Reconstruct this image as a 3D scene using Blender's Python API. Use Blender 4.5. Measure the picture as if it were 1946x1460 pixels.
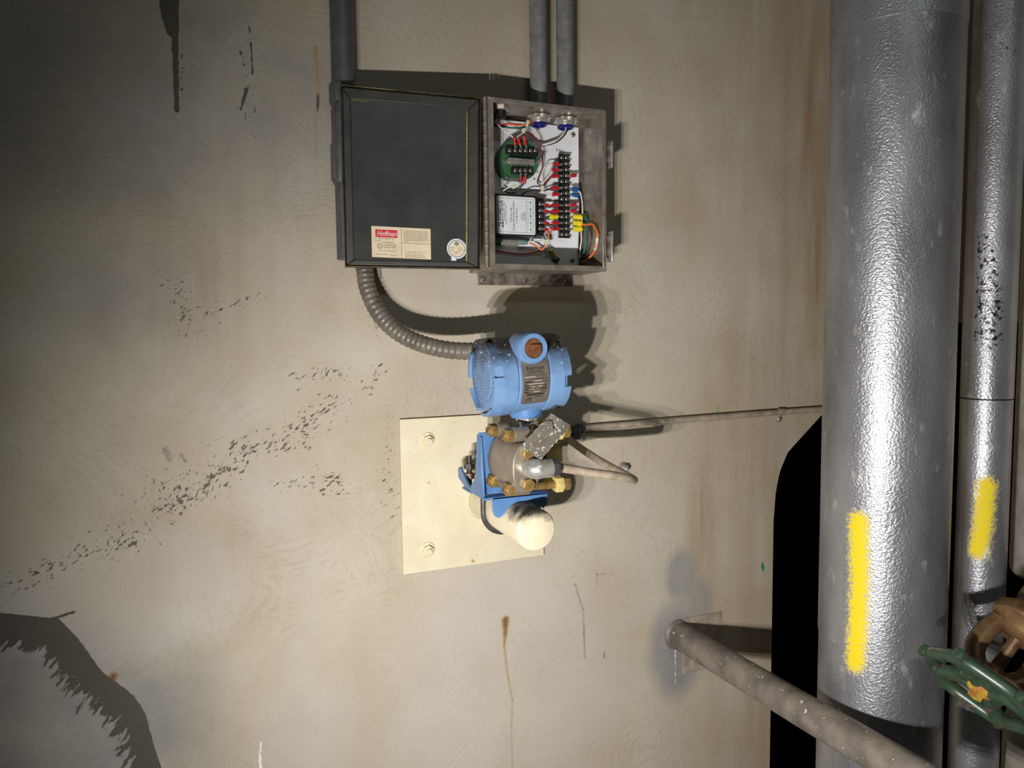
import bpy, math, random
import numpy as np
from mathutils import Vector, Matrix
random.seed(7); rng = np.random.default_rng(7)
for o in list(bpy.data.objects): bpy.data.objects.remove(o, do_unlink=True)
SC = bpy.context.scene; COL = SC.collection
# ------------------------------------------------------------------ camera
IW, IH, F = 1946., 1460., 1405.
CC = np.array([973., 730.]); DC = 1.16; ZC = 1.40          # camera distance from the wall, height above the floor
def nrm(v): v = np.asarray(v, float); return v/np.linalg.norm(v)
_X = nrm([4400-CC[0], 585-CC[1], F]); _Y = np.array([390-CC[0], 630-CC[1], F]); _Y = nrm(_Y-_X*(_Y@_X))
_Zd = np.cross(_Y, _X); _Zd = _Zd if _Zd[1] > 0 else -_Zd
RM = np.stack([_X, _Y, -_Zd], 1)                            # world -> camera (x right, y down, z forward)
CAM = np.array([0, -DC, ZC])
cam = bpy.data.cameras.new('camera'); cam_o = bpy.data.objects.new('camera', cam); COL.objects.link(cam_o)
cam.sensor_width = 36; cam.sensor_fit = 'HORIZONTAL'; cam.lens = F/IW*36; cam.clip_start = .02
cam_o.matrix_world = Matrix([[RM[0][i], -RM[1][i], -RM[2][i], CAM[i]] for i in range(3)]+[[0, 0, 0, 1]])
SC.camera = cam_o
def ray(px, py): return RM.T @ nrm([px-CC[0], py-CC[1], F])
def W(px, py, dep):                                        # pixel -> point at distance dep in front of the wall
    r = ray(px, py); return CAM + r*(DC-dep)/r[1]
def plane(px, py, p0, n):
    r = ray(px, py); return CAM + r*(np.dot(np.asarray(p0)-CAM, n)/np.dot(r, n))
# ------------------------------------------------------------------ light and exposure
world = bpy.data.worlds.new('world'); SC.world = world; world.use_nodes = True
world.node_tree.nodes['Background'].inputs[0].default_value = (0, 0, 0, 1)
world.node_tree.nodes['Background'].inputs[1].default_value = 0
AIM = W(1573, 1012, 0)
for (lx, ly, lz, e) in ((-.085, -1.02, -.325, 31), (-.145, -1.02, -.33, 24), (-.235, -1.02, -.34, 16)):   # LEDs of a hand-held work lamp
    l = bpy.data.lights.new('work_lamp_led', 'SPOT'); l.energy = e; l.spot_size = math.radians(133.8); l.spot_blend = .98
    l.shadow_soft_size = .007; l.color = (1, .985, .955)
    lo = bpy.data.objects.new('work_lamp_led', l); COL.objects.link(lo); lo.location = (lx, ly, lz+ZC)
    lo.rotation_euler = Vector(AIM-np.array(lo.location)).to_track_quat('-Z', 'Y').to_euler()
ca = bpy.data.lights.new('fill_light', 'AREA'); ca.shape = 'RECTANGLE'; ca.size = 1.2; ca.size_y = .25; ca.energy = 8; ca.color = (.86, 1, .97)  # added fill, no lamp seen there: lifts the shadows on the wall
ca_o = bpy.data.objects.new('fill_light', ca); COL.objects.link(ca_o); ca_o.location = (.2, -2.3, ZC+1.22)
SC.view_settings.view_transform = 'Standard'; SC.view_settings.look = 'None'
SC.view_settings.gamma = 1; SC.view_settings.use_curve_mapping = False; SC.view_settings.exposure = 0.0
# ------------------------------------------------------------------ materials
def S(r, g, b):
    f = lambda c: (c/255/12.92 if c/255 <= .04045 else ((c/255+.055)/1.055)**2.4)
    return (f(r), f(g), f(b), 1)
class NT:
    def __init__(s, name):
        s.m = bpy.data.materials.new(name); s.m.use_nodes = True; s.t = s.m.node_tree
        s.b = s.t.nodes['Principled BSDF']; s.tc = s.t.nodes.new('ShaderNodeTexCoord')
    def n(s, typ, **k):
        x = s.t.nodes.new('ShaderNode'+typ)
        for a, v in k.items(): setattr(x, a, v)
        return x
    def put(s, sock, v):
        if isinstance(v, bpy.types.NodeSocket): s.t.links.new(v, sock)
        elif v is not None: sock.default_value = v
    def math(s, op, a, b=None, c=None, clamp=False):
        x = s.n('Math', operation=op, use_clamp=clamp)
        for i, v in enumerate((a, b, c)): s.put(x.inputs[i], v)
        return x.outputs[0]
    def vec(s, op, a, b=None):
        x = s.n('VectorMath', operation=op); s.put(x.inputs[0], a); s.put(x.inputs[1], b); return x
    def mix(s, f, a, b, typ='MIX'):
        x = s.n('Mix', data_type='RGBA', blend_type=typ); s.put(x.inputs[0], f); s.put(x.inputs[6], a); s.put(x.inputs[7], b); return x.outputs[2]
    def noise(s, scale, detail=3, v=None, rough=.55, dist=0):
        x = s.n('TexNoise'); x.inputs['Scale'].default_value = scale; x.inputs['Detail'].default_value = detail
        x.inputs['Roughness'].default_value = rough; x.inputs['Distortion'].default_value = dist
        s.put(x.inputs['Vector'], v if v is not None else s.tc.outputs['Object']); return x.outputs['Fac']
    def ramp(s, f, lo, hi, a=0., b=1.):
        x = s.n('MapRange'); x.clamp = True
        for i, v in enumerate((f, lo, hi, a, b)): s.put(x.inputs[i], v)
        return x.outputs[0]
    def scaled(s, sx, sy, sz, v=None):
        return s.vec('MULTIPLY', v if v is not None else s.tc.outputs['Object'], (sx, sy, sz)).outputs[0]
    def attr(s, name): return s.n('Attribute', attribute_name=name).outputs['Fac']
    def bump(s, h, strength, dist=.001):
        x = s.n('Bump'); x.inputs['Strength'].default_value = strength; x.inputs['Distance'].default_value = dist
        s.put(x.inputs['Height'], h); s.put(s.b.inputs['Normal'], x.outputs[0])
    def done(s, col=None, rough=None, metal=None, **k):
        s.put(s.b.inputs['Base Color'], col); s.put(s.b.inputs['Roughness'], rough); s.put(s.b.inputs['Metallic'], metal)
        for a, v in k.items(): s.put(s.b.inputs[a.replace('_', ' ')], v)
        return s.m
def M(name, c1, c2=None, scale=30, rough=.5, metal=0., bump=0., bscale=300, fleck=None, spec=None):
    t = NT(name); c = c1
    if c2: c = t.mix(t.ramp(t.noise(scale, 5), .35, .65), c1, c2)
    if fleck:                                               # (colour, scale, threshold): paint or dirt flecks
        v = t.ramp(t.noise(fleck[1], 2), fleck[2], fleck[2]+.02); c = t.mix(v, c, fleck[0])
    if bump: t.bump(t.noise(bscale, 3), bump)
    k = {} if spec is None else {'Specular_IOR_Level': spec}
    return t.done(c, rough, metal, **k)
MT = {}
MT['steel'] = M('stainless_steel_worn', S(176, 166, 152), S(138, 128, 116), 40, .40, .6, .12, 250)
MT['steel_dirty'] = M('stainless_steel_stained', S(158, 150, 140), S(96, 86, 78), 60, .45, .55, .2, 250)
MT['zinc'] = M('zinc_plated_steel', S(206, 202, 194), S(168, 163, 154), 120, .3, .6, .08, 400)
MT['screw'] = M('nickel_screw', S(206, 202, 194), S(140, 136, 128), 300, .3, .65)
MT['conduit'] = M('grey_painted_conduit', S(138, 138, 138), S(110, 110, 112), 50, .42, .0, .1, 200, (S(170, 170, 165), 140, .72))
MT['conduit_dark'] = M('dark_grey_pvc_coated_conduit', S(92, 93, 96), S(78, 79, 82), 40, .42, 0, .08, 160, (S(165, 165, 160), 120, .75))
MT['flex'] = M('grey_brown_flexible_conduit', S(116, 107, 96), S(92, 84, 75), 60, .42, 0, .1, 300, (S(190, 180, 165), 160, .73))
MT['door_in'] = M('charcoal_painted_steel', S(58, 58, 56), S(47, 47, 46), 25, .34, 0, .05, 120, (S(30, 30, 30), 60, .74))
MT['gasket'] = M('black_rubber_gasket', S(62, 60, 55), S(50, 48, 44), 40, .55)
MT['bronze_edge'] = M('tarnished_steel_edge', S(110, 98, 76), S(74, 64, 48), 60, .4, .8)
MT['glue'] = M('yellow_glue_line', S(168, 164, 84), S(120, 112, 60), 90, .5)
MT['paper'] = M('cream_label_paper', S(226, 208, 176), S(216, 196, 164), 60, .6)
MT['white_label'] = M('white_label', S(226, 230, 232), S(214, 218, 220), 60, .4)
MT['stamp_print'] = M('pale_stamped_print', S(186, 178, 166), None, rough=.5)
MT['red_print'] = M('red_print', S(205, 32, 48), None, rough=.5)
MT['dark_print'] = M('dark_print', S(70, 58, 48), None, rough=.6)
MT['black_print'] = M('black_print', S(22, 22, 26), None, rough=.5)
MT['blue_print'] = M('blue_print', S(42, 74, 116), None, rough=.5)
MT['white_panel'] = M('white_painted_panel', S(232, 232, 236), S(222, 222, 228), 15, .45)
MT['green_mod'] = M('green_epoxy_module', S(58, 104, 66), S(48, 92, 58), 50, .42)
MT['black_plastic'] = M('black_plastic', S(26, 26, 26), S(36, 36, 35), 80, .4)
MT['red_plastic'] = M('red_vinyl', S(196, 30, 48), S(178, 24, 42), 200, .35)
MT['yellow_plastic'] = M('yellow_vinyl', S(240, 222, 40), S(228, 206, 30), 200, .35)
MT['blue_plastic'] = M('blue_vinyl', S(28, 86, 170), S(22, 74, 150), 200, .35)
MT['olive_plastic'] = M('olive_yellow_vinyl', S(150, 150, 40), S(130, 128, 36), 200, .4)
MT['navy_plastic'] = M('navy_bushing', S(26, 30, 120), S(20, 24, 100), 200, .4)
MT['nylon'] = M('natural_nylon', S(222, 218, 190), S(204, 198, 168), 200, .4)
MT['teal_plastic'] = M('pale_teal_plastic', S(130, 158, 152), S(110, 138, 134), 100, .35)
for nm, c in dict(w_orange=(240, 120, 60), w_green=(22, 88, 66), w_red=(178, 40, 58), w_dkred=(110, 26, 38), w_white=(226, 218, 200), w_black=(30, 28, 30), w_brown=(72, 52, 50)).items():
    MT[nm] = M(nm.replace('w_', 'insulation_'), S(*c), None, rough=.38)
t = NT('light_blue_enamel_sooty')
soot = t.math('ADD', t.ramp(t.math('DIVIDE', t.n('SeparateXYZ').outputs[2], 1), 0, 1), 0)
sx = [n for n in t.t.nodes if n.type == 'SEPXYZ'][0]; t.put(sx.inputs[0], t.tc.outputs['Object'])
sep = sx.outputs[2]
sootm = t.ramp(t.math('ADD', t.math('MULTIPLY', sep, 24.), t.math('MULTIPLY', t.noise(48, 5), 1.4)), .92, 1.75)
c = t.mix(t.ramp(t.noise(30, 4), .4, .7), S(112, 144, 184), S(98, 128, 168))
c = t.mix(sootm, c, S(58, 54, 50)); c = t.mix(t.math('MULTIPLY', t.ramp(t.noise(210, 2), .67, .69), t.ramp(sep, .0, .03)), c, S(225, 222, 215))
t.bump(t.noise(300, 2), .08); MT['blue_housing'] = t.done(c, .38, 0.)
MT['blue_clean'] = M('light_blue_enamel_clean', S(112, 144, 184), S(98, 128, 168), 60, .38)
MT['blue'] = M('light_blue_enamel', S(86, 128, 178), S(76, 114, 162), 40, .38, 0, .05, 300, (S(70, 70, 70), 130, .74))
MT['brass'] = M('yellow_zinc_bolt', S(186, 154, 96), S(142, 112, 66), 90, .36, .55)
MT['brass_light'] = M('bright_yellow_zinc', S(226, 208, 136), S(200, 176, 104), 90, .45, .2)
MT['flange'] = M('grey_cast_steel', S(160, 148, 134), S(142, 130, 116), 25, .34, .5, .05, 300)
MT['module'] = M('dark_sensor_body', S(62, 54, 48), S(46, 40, 36), 60, .5, .3)
MT['nameplate'] = M('grey_nameplate', S(132, 120, 106), S(112, 102, 92), 80, .4, .4)
MT['rust_plug'] = M('rusty_steel_plug', S(118, 72, 34), S(84, 46, 20), 130, .8, .1, .4, 260)
MT['tagmetal'] = M('spattered_metal_tag', S(150, 140, 128), S(126, 116, 104), 60, .4, .4, .1, 300, (S(232, 230, 224), 230, .605))
MT['tube'] = M('dusty_steel_tube', S(190, 172, 150), S(152, 136, 116), 60, .5, .15, .1, 300, (S(225, 220, 210), 150, .74))
MT['tube_wall'] = M('wall_painted_tube', S(178, 164, 146), S(146, 132, 114), 50, .55, .1, .1, 300)
MT['nut_grey'] = M('grey_steel_nut', S(104, 100, 102), S(80, 76, 78), 80, .35, .6)
t = NT('cream_paint_speckled')
c = t.mix(t.ramp(t.noise(18, 4), .35, .7), S(226, 214, 186), S(216, 202, 170))
c = t.mix(t.ramp(t.noise(330, 2), .69, .72), c, S(104, 86, 66)); c = t.mix(t.ramp(t.noise(70, 5), .70, .75), c, S(170, 140, 100))
t.bump(t.noise(150, 3), .08); MT['cream'] = t.done(c, .48, 0.)
t = NT('cream_paint_sooty_top')
c = t.mix(t.ramp(t.noise(18, 4), .35, .7), S(226, 214, 186), S(214, 200, 168))
c = t.mix(t.ramp(t.noise(330, 2), .70, .73), c, S(92, 74, 56))
sx = t.n('SeparateXYZ'); t.put(sx.inputs[0], t.tc.outputs['Object'])
sm = t.math('MULTIPLY', t.ramp(t.math('ADD', t.math('MULTIPLY', sx.outputs[2], 30.), t.math('MULTIPLY', t.noise(45, 5), 1.2)), 0.92, 1.4), t.ramp(sx.outputs[1], -.12, -.18))
c = t.mix(sm, c, S(52, 46, 40)); MT['cream_stub'] = t.done(c, .48, 0.)
MT['rail'] = M('dusty_galvanised_rail', S(140, 130, 120), S(104, 96, 90), 30, .55, .25, .25, 200, (S(205, 198, 188), 120, .68))
MT['bronze'] = M('weathered_bronze', S(118, 90, 58), S(78, 54, 34), 45, .45, .35, .3, 120, (S(150, 132, 104), 60, .68))
MT['wheel'] = M('green_handwheel_paint', S(48, 68, 50), S(38, 54, 42), 50, .36, 0, .1, 150, (S(96, 66, 50), 60, .61))
MT['wheel_hub'] = M('red_and_yellow_hub_paint', S(140, 72, 46), S(176, 150, 44), 60, .45)
def aluminium(name, tint=1.0):                              # stucco-embossed aluminium jacket with paint and scuff masks
    t = NT(name); v = t.tc.outputs['Object']
    ns = t.noise(290, 2.5, t.scaled(1, 1, 1.15), .5, .4)
    pat = t.ramp(t.noise(14, 6, t.scaled(1, 1, .35)), .3, .72)
    c = t.mix(pat, S(176*tint, 176*tint, 180*tint), S(126*tint, 124*tint, 128*tint))
    c = t.mix(t.math('MULTIPLY', t.ramp(t.noise(48, 6, t.scaled(1, 1, .5)), .62, .72), .6), c, S(228, 226, 222))
    sc = t.ramp(t.math('ADD', t.attr('scuff'), t.math('MULTIPLY', t.noise(160, 4), 1.6)), 1.35, 1.5)
    c = t.mix(sc, c, S(40, 38, 40))
    d = t.math('ADD', t.attr('paint'), t.math('MULTIPLY', t.math('SUBTRACT', t.noise(260, 4), .5), 2.6))
    pm = t.ramp(d, -.45, .55); c = t.mix(pm, c, S(226, 200, 6))
    ro = t.ramp(t.noise(9, 5), .3, .7, .32, .44)
    ro = t.math('ADD', t.math('MULTIPLY', pm, .3), ro)
    t.bump(ns, .5, .0020)
    return t.done(c, ro, t.math('MULTIPLY_ADD', pm, -.72, .72))
MT['alu'] = aluminium('stucco_aluminium'); MT['alu_pale'] = M('pale_dusty_jacket', S(176, 168, 158), S(150, 142, 132), 30, .55, .2, .4, 180)
# concrete wall
t = NT('trowelled_concrete')
P = t.n('NewGeometry').outputs['Position']
def swirl(scale, off, freq):
    p = t.vec('ADD', P, off).outputs[0]
    wob = t.n('TexNoise'); wob.inputs['Scale'].default_value = 5; t.put(wob.inputs['Vector'], p)
    p2 = t.vec('ADD', p, t.vec('MULTIPLY', wob.outputs['Color'], (.05, 0, .05)).outputs[0]).outputs[0]
    v = t.n('TexVoronoi'); v.inputs['Scale'].default_value = scale; t.put(v.inputs['Vector'], p2)
    r = t.vec('DISTANCE', p2, v.outputs['Position']).outputs['Value']
    cs = t.n('SeparateColor'); t.put(cs.inputs[0], v.outputs['Color'])
    cb = t.n('CombineXYZ'); t.put(cb.inputs[0], r); t.put(cb.inputs[1], t.math('MULTIPLY', cs.outputs[0], .7)); t.put(cb.inputs[2], t.noise(2.5, 1, p))
    lines = t.noise(freq, 2, cb.outputs[0], .6)
    return t.math('MULTIPLY', t.math('SUBTRACT', lines, .5), t.ramp(t.noise(5, 2, p), .38, .62))
sw = t.math('ADD', swirl(4.2, (0, 0, 0), 260), swirl(3.1, (3.3, .4, 1.7), 210))
fine = t.noise(420, 3, P)
base = t.mix(t.ramp(t.noise(3.2, 5, P), .3, .7), S(196, 186, 168), S(180, 168, 148))
base = t.mix(t.math('MULTIPLY', t.ramp(t.noise(4.5, 6, P), .42, .72), .6), base, S(166, 148, 120))
base = t.mix(t.math('MULTIPLY', t.ramp(t.noise(6, 4, t.vec('ADD', P, (5, 5, 5)).outputs[0]), .5, .75), .4), base, S(196, 192, 190))
base = t.mix(t.math('MULTIPLY', t.ramp(sw, .02, .16), .16), base, S(120, 106, 86))
base = t.mix(t.math('MULTIPLY', t.ramp(fine, .5, .75), .18), base, S(128, 114, 96))
streak = t.noise(26, 4, t.vec('MULTIPLY', P, (1, 1, .09)).outputs[0])
base = t.mix(t.math('MULTIPLY', t.attr('brown'), t.ramp(streak, .32, .68, .25, 1.)), base, S(140, 114, 78))
base = t.mix(t.math('MULTIPLY', t.attr('grey'), t.ramp(t.noise(9, 5, P), .3, .6, .5, 1.)), base, S(122, 124, 130))
base = t.mix(t.math('MULTIPLY', t.attr('pale'), .8), base, S(196, 190, 185))
edge = t.noise(85, 5, P); 
def grain(along, k):                                        # coordinates stretched along one direction of the wall
    al = nrm([along[0], 0, along[1]]); pe_ = (-al[2], 0, al[0])
    cb = t.n('CombineXYZ'); t.put(cb.inputs[0], t.math('MULTIPLY', t.vec('DOT_PRODUCT', P, tuple(al)).outputs['Value'], k)); t.put(cb.inputs[1], t.vec('DOT_PRODUCT', P, pe_).outputs['Value']); return cb.outputs[0]
st2 = t.noise(150, 4, grain((-.62, -.78), .28))
pit = t.math('ADD', t.attr('pit'), t.math('MULTIPLY', t.math('ADD', t.noise(230, 3, grain((.8, .6), .42)), t.math('MULTIPLY', sw, 1.0)), 1.0))
base = t.mix(t.ramp(pit, 1.10, 1.16), base, S(92, 82, 68))
rust = t.math('ADD', t.attr('rust'), t.math('MULTIPLY', t.math('SUBTRACT', t.noise(120, 4, P), .5), 1.6))
base = t.mix(t.ramp(rust, -.3, .9, 0, .9), base, t.mix(t.ramp(rust, .6, 2.), S(166, 132, 84), S(112, 64, 26)))
dr = t.math('ADD', t.attr('drip'), t.math('MULTIPLY', t.math('SUBTRACT', t.noise(200, 4, P), .5), 1.4))
base = t.mix(t.ramp(dr, -.1, .5, 0, .75), base, S(112, 98, 80))
tar = t.math('ADD', t.attr('tar'), t.math('MULTIPLY', t.math('SUBTRACT', edge, .5), 1.4))
spl = t.math('ADD', t.attr('splash'), t.math('MULTIPLY', st2, 1.5))
tm = t.math('MAXIMUM', t.ramp(tar, -.05, .12), t.ramp(spl, 1.42, 1.5))
base = t.mix(tm, base, S(84, 78, 68))
base = t.mix(t.ramp(t.math('ADD', t.attr('green'), t.math('MULTIPLY', t.math('SUBTRACT', t.noise(220, 4, P), .5), 2.5)), .1, .3), base, S(40, 130, 100))
base = t.mix(t.ramp(t.math('ADD', t.attr('white'), t.math('MULTIPLY', t.math('SUBTRACT', t.noise(160, 4, P), .5), 2.)), .0, .2), base, S(235, 228, 212))
hgt = t.math('ADD', t.math('MULTIPLY', sw, 1.3), t.math('MULTIPLY', fine, .35))
hgt = t.math('SUBTRACT', hgt, t.math('MULTIPLY', tm, .3))
t.bump(hgt, .45, .0014); MT['concrete'] = t.done(base, .72, 0.)
MT['concrete_plain'] = M('plain_concrete', S(150, 142, 130), S(130, 122, 110), 3, .85)
MT['floor'] = M('grey_concrete_floor', S(120, 114, 106), S(98, 92, 86), 4, .8)
# ------------------------------------------------------------------ mesh helpers
class MB:
    def __init__(s): s.v = []; s.f = []; s.mi = []
    def add(s, verts, faces, mi=0):
        b = len(s.v); s.v += [tuple(map(float, v)) for v in verts]; s.f += [tuple(i+b for i in f) for f in faces]; s.mi += [mi]*len(faces); return s
    def box(s, c, h, ax=None, mi=0):
        c = np.asarray(c, float); A = np.eye(3) if ax is None else np.asarray(ax, float)
        vs = [c+A[0]*h[0]*i+A[1]*h[1]*j+A[2]*h[2]*k for i in (-1, 1) for j in (-1, 1) for k in (-1, 1)]
        return s.add(vs, [(0, 1, 3, 2), (4, 6, 7, 5), (0, 4, 5, 1), (2, 3, 7, 6), (0, 2, 6, 4), (1, 5, 7, 3)], mi)
    def span(s, x0, x1, d0, d1, z0, z1, mi=0):               # box by world x, distance from wall, z relative to camera height
        return s.box(((x0+x1)/2, -(d0+d1)/2, (z0+z1)/2+ZC), (abs(x1-x0)/2, abs(d1-d0)/2, abs(z1-z0)/2), None, mi)
    def rings(s, rs, closed=False, cap=True, mi=0):
        n = len(rs[0]); vs = [p for r in rs for p in r]; fs = []; m = len(rs)
        for a in range(m if closed else m-1):
            b = (a+1) % m
            for i in range(n): j = (i+1) % n; fs.append((a*n+i, a*n+j, b*n+j, b*n+i))
        if cap and not closed: fs.append(tuple(range(n))[::-1]); fs.append(tuple((m-1)*n+i for i in range(n)))
        return s.add(vs, fs, mi)
    def lathe(s, p0, ax, prof, n=32, cap=True, mi=0, ph=0.):  # prof: (distance along axis, radius)
        ax = nrm(ax); u, w = frame(ax); p0 = np.asarray(p0, float)
        rs = [[p0+ax*t_+(u*math.cos(ph+2*math.pi*i/n)+w*math.sin(ph+2*math.pi*i/n))*max(r_, 1e-5) for i in range(n)] for t_, r_ in prof]
        return s.rings(rs, False, cap, mi)
    def cyl(s, p0, p1, r, n=24, r1=None, mi=0, ph=0.):
        p0 = np.asarray(p0, float); p1 = np.asarray(p1, float)
        return s.lathe(p0, p1-p0, [(0, r), (np.linalg.norm(p1-p0), r if r1 is None else r1)], n, True, mi, ph)
    def tube(s, pts, r, n=10, mi=0, rf=None):
        pts = [np.asarray(p, float) for p in pts]; m = len(pts)
        T = [nrm(pts[min(i+1, m-1)]-pts[max(i-1, 0)]) for i in range(m)]
        u, w = frame(T[0]); rs = []
        for i in range(m):
            u = nrm(u-T[i]*(u@T[i])); w = np.cross(T[i], u); rr = r if rf is None else rf(i)
            rs.append([pts[i]+(u*math.cos(2*math.pi*k/n)+w*math.sin(2*math.pi*k/n))*rr for k in range(n)])
        return s.rings(rs, False, True, mi)
    def prism(s, poly, off, mi=0):                            # polygon of 3D points extruded by a vector
        a = [np.asarray(p, float) for p in poly]; n = len(a); off = np.asarray(off, float)
        return s.add(a+[p+off for p in a], [tuple(range(n)), tuple(range(2*n-1, n-1, -1))]+[(i, i+n, (i+1) % n+n, (i+1) % n) for i in range(n)], mi)
    def text(s, txt, o, U, V, size, mi=0, align='LEFT', squeeze=1., shear=0., fit=None):
        vs, fs = text_mesh(txt, align)
        if len(vs) == 0: return s
        vs = vs.copy()
        if fit: squeeze = fit/(size*(vs[:, 0].max()-vs[:, 0].min()))
        o = np.asarray(o, float); return s.add([o+np.asarray(U)*(x*squeeze+y*shear)*size+np.asarray(V)*y*size for x, y in vs], fs, mi)
def frame(ax):
    a = np.array([0, 0, 1.]) if abs(ax[2]) < .9 else np.array([1., 0, 0]); u = nrm(np.cross(a, ax)); return u, np.cross(ax, u)
_tm = {}
def text_mesh(txt, align):
    if (txt, align) in _tm: return _tm[(txt, align)]
    cu = bpy.data.curves.new('lettering', 'FONT'); cu.body = txt; cu.align_x = align; cu.resolution_u = 2
    ob = bpy.data.objects.new('lettering', cu); COL.objects.link(ob); dg = bpy.context.evaluated_depsgraph_get()
    me = bpy.data.meshes.new_from_object(ob.evaluated_get(dg))
    vs = np.array([v.co[:2] for v in me.vertices]); fs = [tuple(p.vertices) for p in me.polygons]
    bpy.data.objects.remove(ob); bpy.data.meshes.remove(me); bpy.data.curves.remove(cu); _tm[(txt, align)] = (vs, fs); return vs, fs
def tag(o, label=None, cat=None, group=None, kind=None):
    for k, v in (('label', label), ('category', cat), ('group', group), ('kind', kind)):
        if v: o[k] = v
    return o
def thing(name, base, label, cat, group=None):
    o = bpy.data.objects.new(name, None); o.empty_display_size = .02; COL.objects.link(o); o.location = tuple(base); return tag(o, label, cat, group)
def worldloc(o):
    v = np.zeros(3)
    while o: v += np.array(o.location); o = o.parent
    return v
def obj(name, mb, mats, parent=None, bevel=0., smooth=38, origin=None, flat=False):
    vs = np.array(mb.v); base = np.array(origin, float) if origin is not None else (vs.min(0)+vs.max(0))/2
    me = bpy.data.meshes.new(name); me.from_pydata((vs-base).tolist(), [], mb.f)
    for m in (mats if isinstance(mats, (list, tuple)) else [mats]): me.materials.append(MT[m])
    me.polygons.foreach_set('material_index', mb.mi); me.validate(); me.update()
    o = bpy.data.objects.new(name, me); COL.objects.link(o)
    if parent: o.parent = parent; o.location = tuple(base-worldloc(parent))
    else: o.location = tuple(base)
    if not flat:
        me.shade_smooth(); me.set_sharp_from_angle(angle=math.radians(smooth))
    if bevel:
        b = o.modifiers.new('bevel', 'BEVEL'); b.width = bevel; b.segments = 2; b.limit_method = 'ANGLE'; b.angle_limit = math.radians(40)
    return o
def again(src, loc_world, parent):                          # another piece with the same mesh
    o = src.copy(); COL.objects.link(o); o.parent = parent; o.location = tuple(np.asarray(loc_world)-(worldloc(parent) if parent else 0)); return o
def catmull(pts, k=8):
    P_ = [np.asarray(p, float) for p in pts]
    if len(P_) == 2: P_ = [P_[0], (P_[0]+P_[1])/2, P_[1]]
    Q = [2*P_[0]-P_[1]]+P_+[2*P_[-1]-P_[-2]]; out = []
    for i in range(1, len(Q)-2):
        for j in range(k):
            t_ = j/k; a, b, c_, d = Q[i-1:i+3]
            out.append(.5*((2*b)+(-a+c_)*t_+(2*a-5*b+4*c_-d)*t_*t_+(-a+3*b-3*c_+d)*t_**3))
    return out+[P_[-1]]
YW = np.array([0, -1., 0]); XW = np.array([1., 0, 0]); ZW = np.array([0, 0, 1.])
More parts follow.
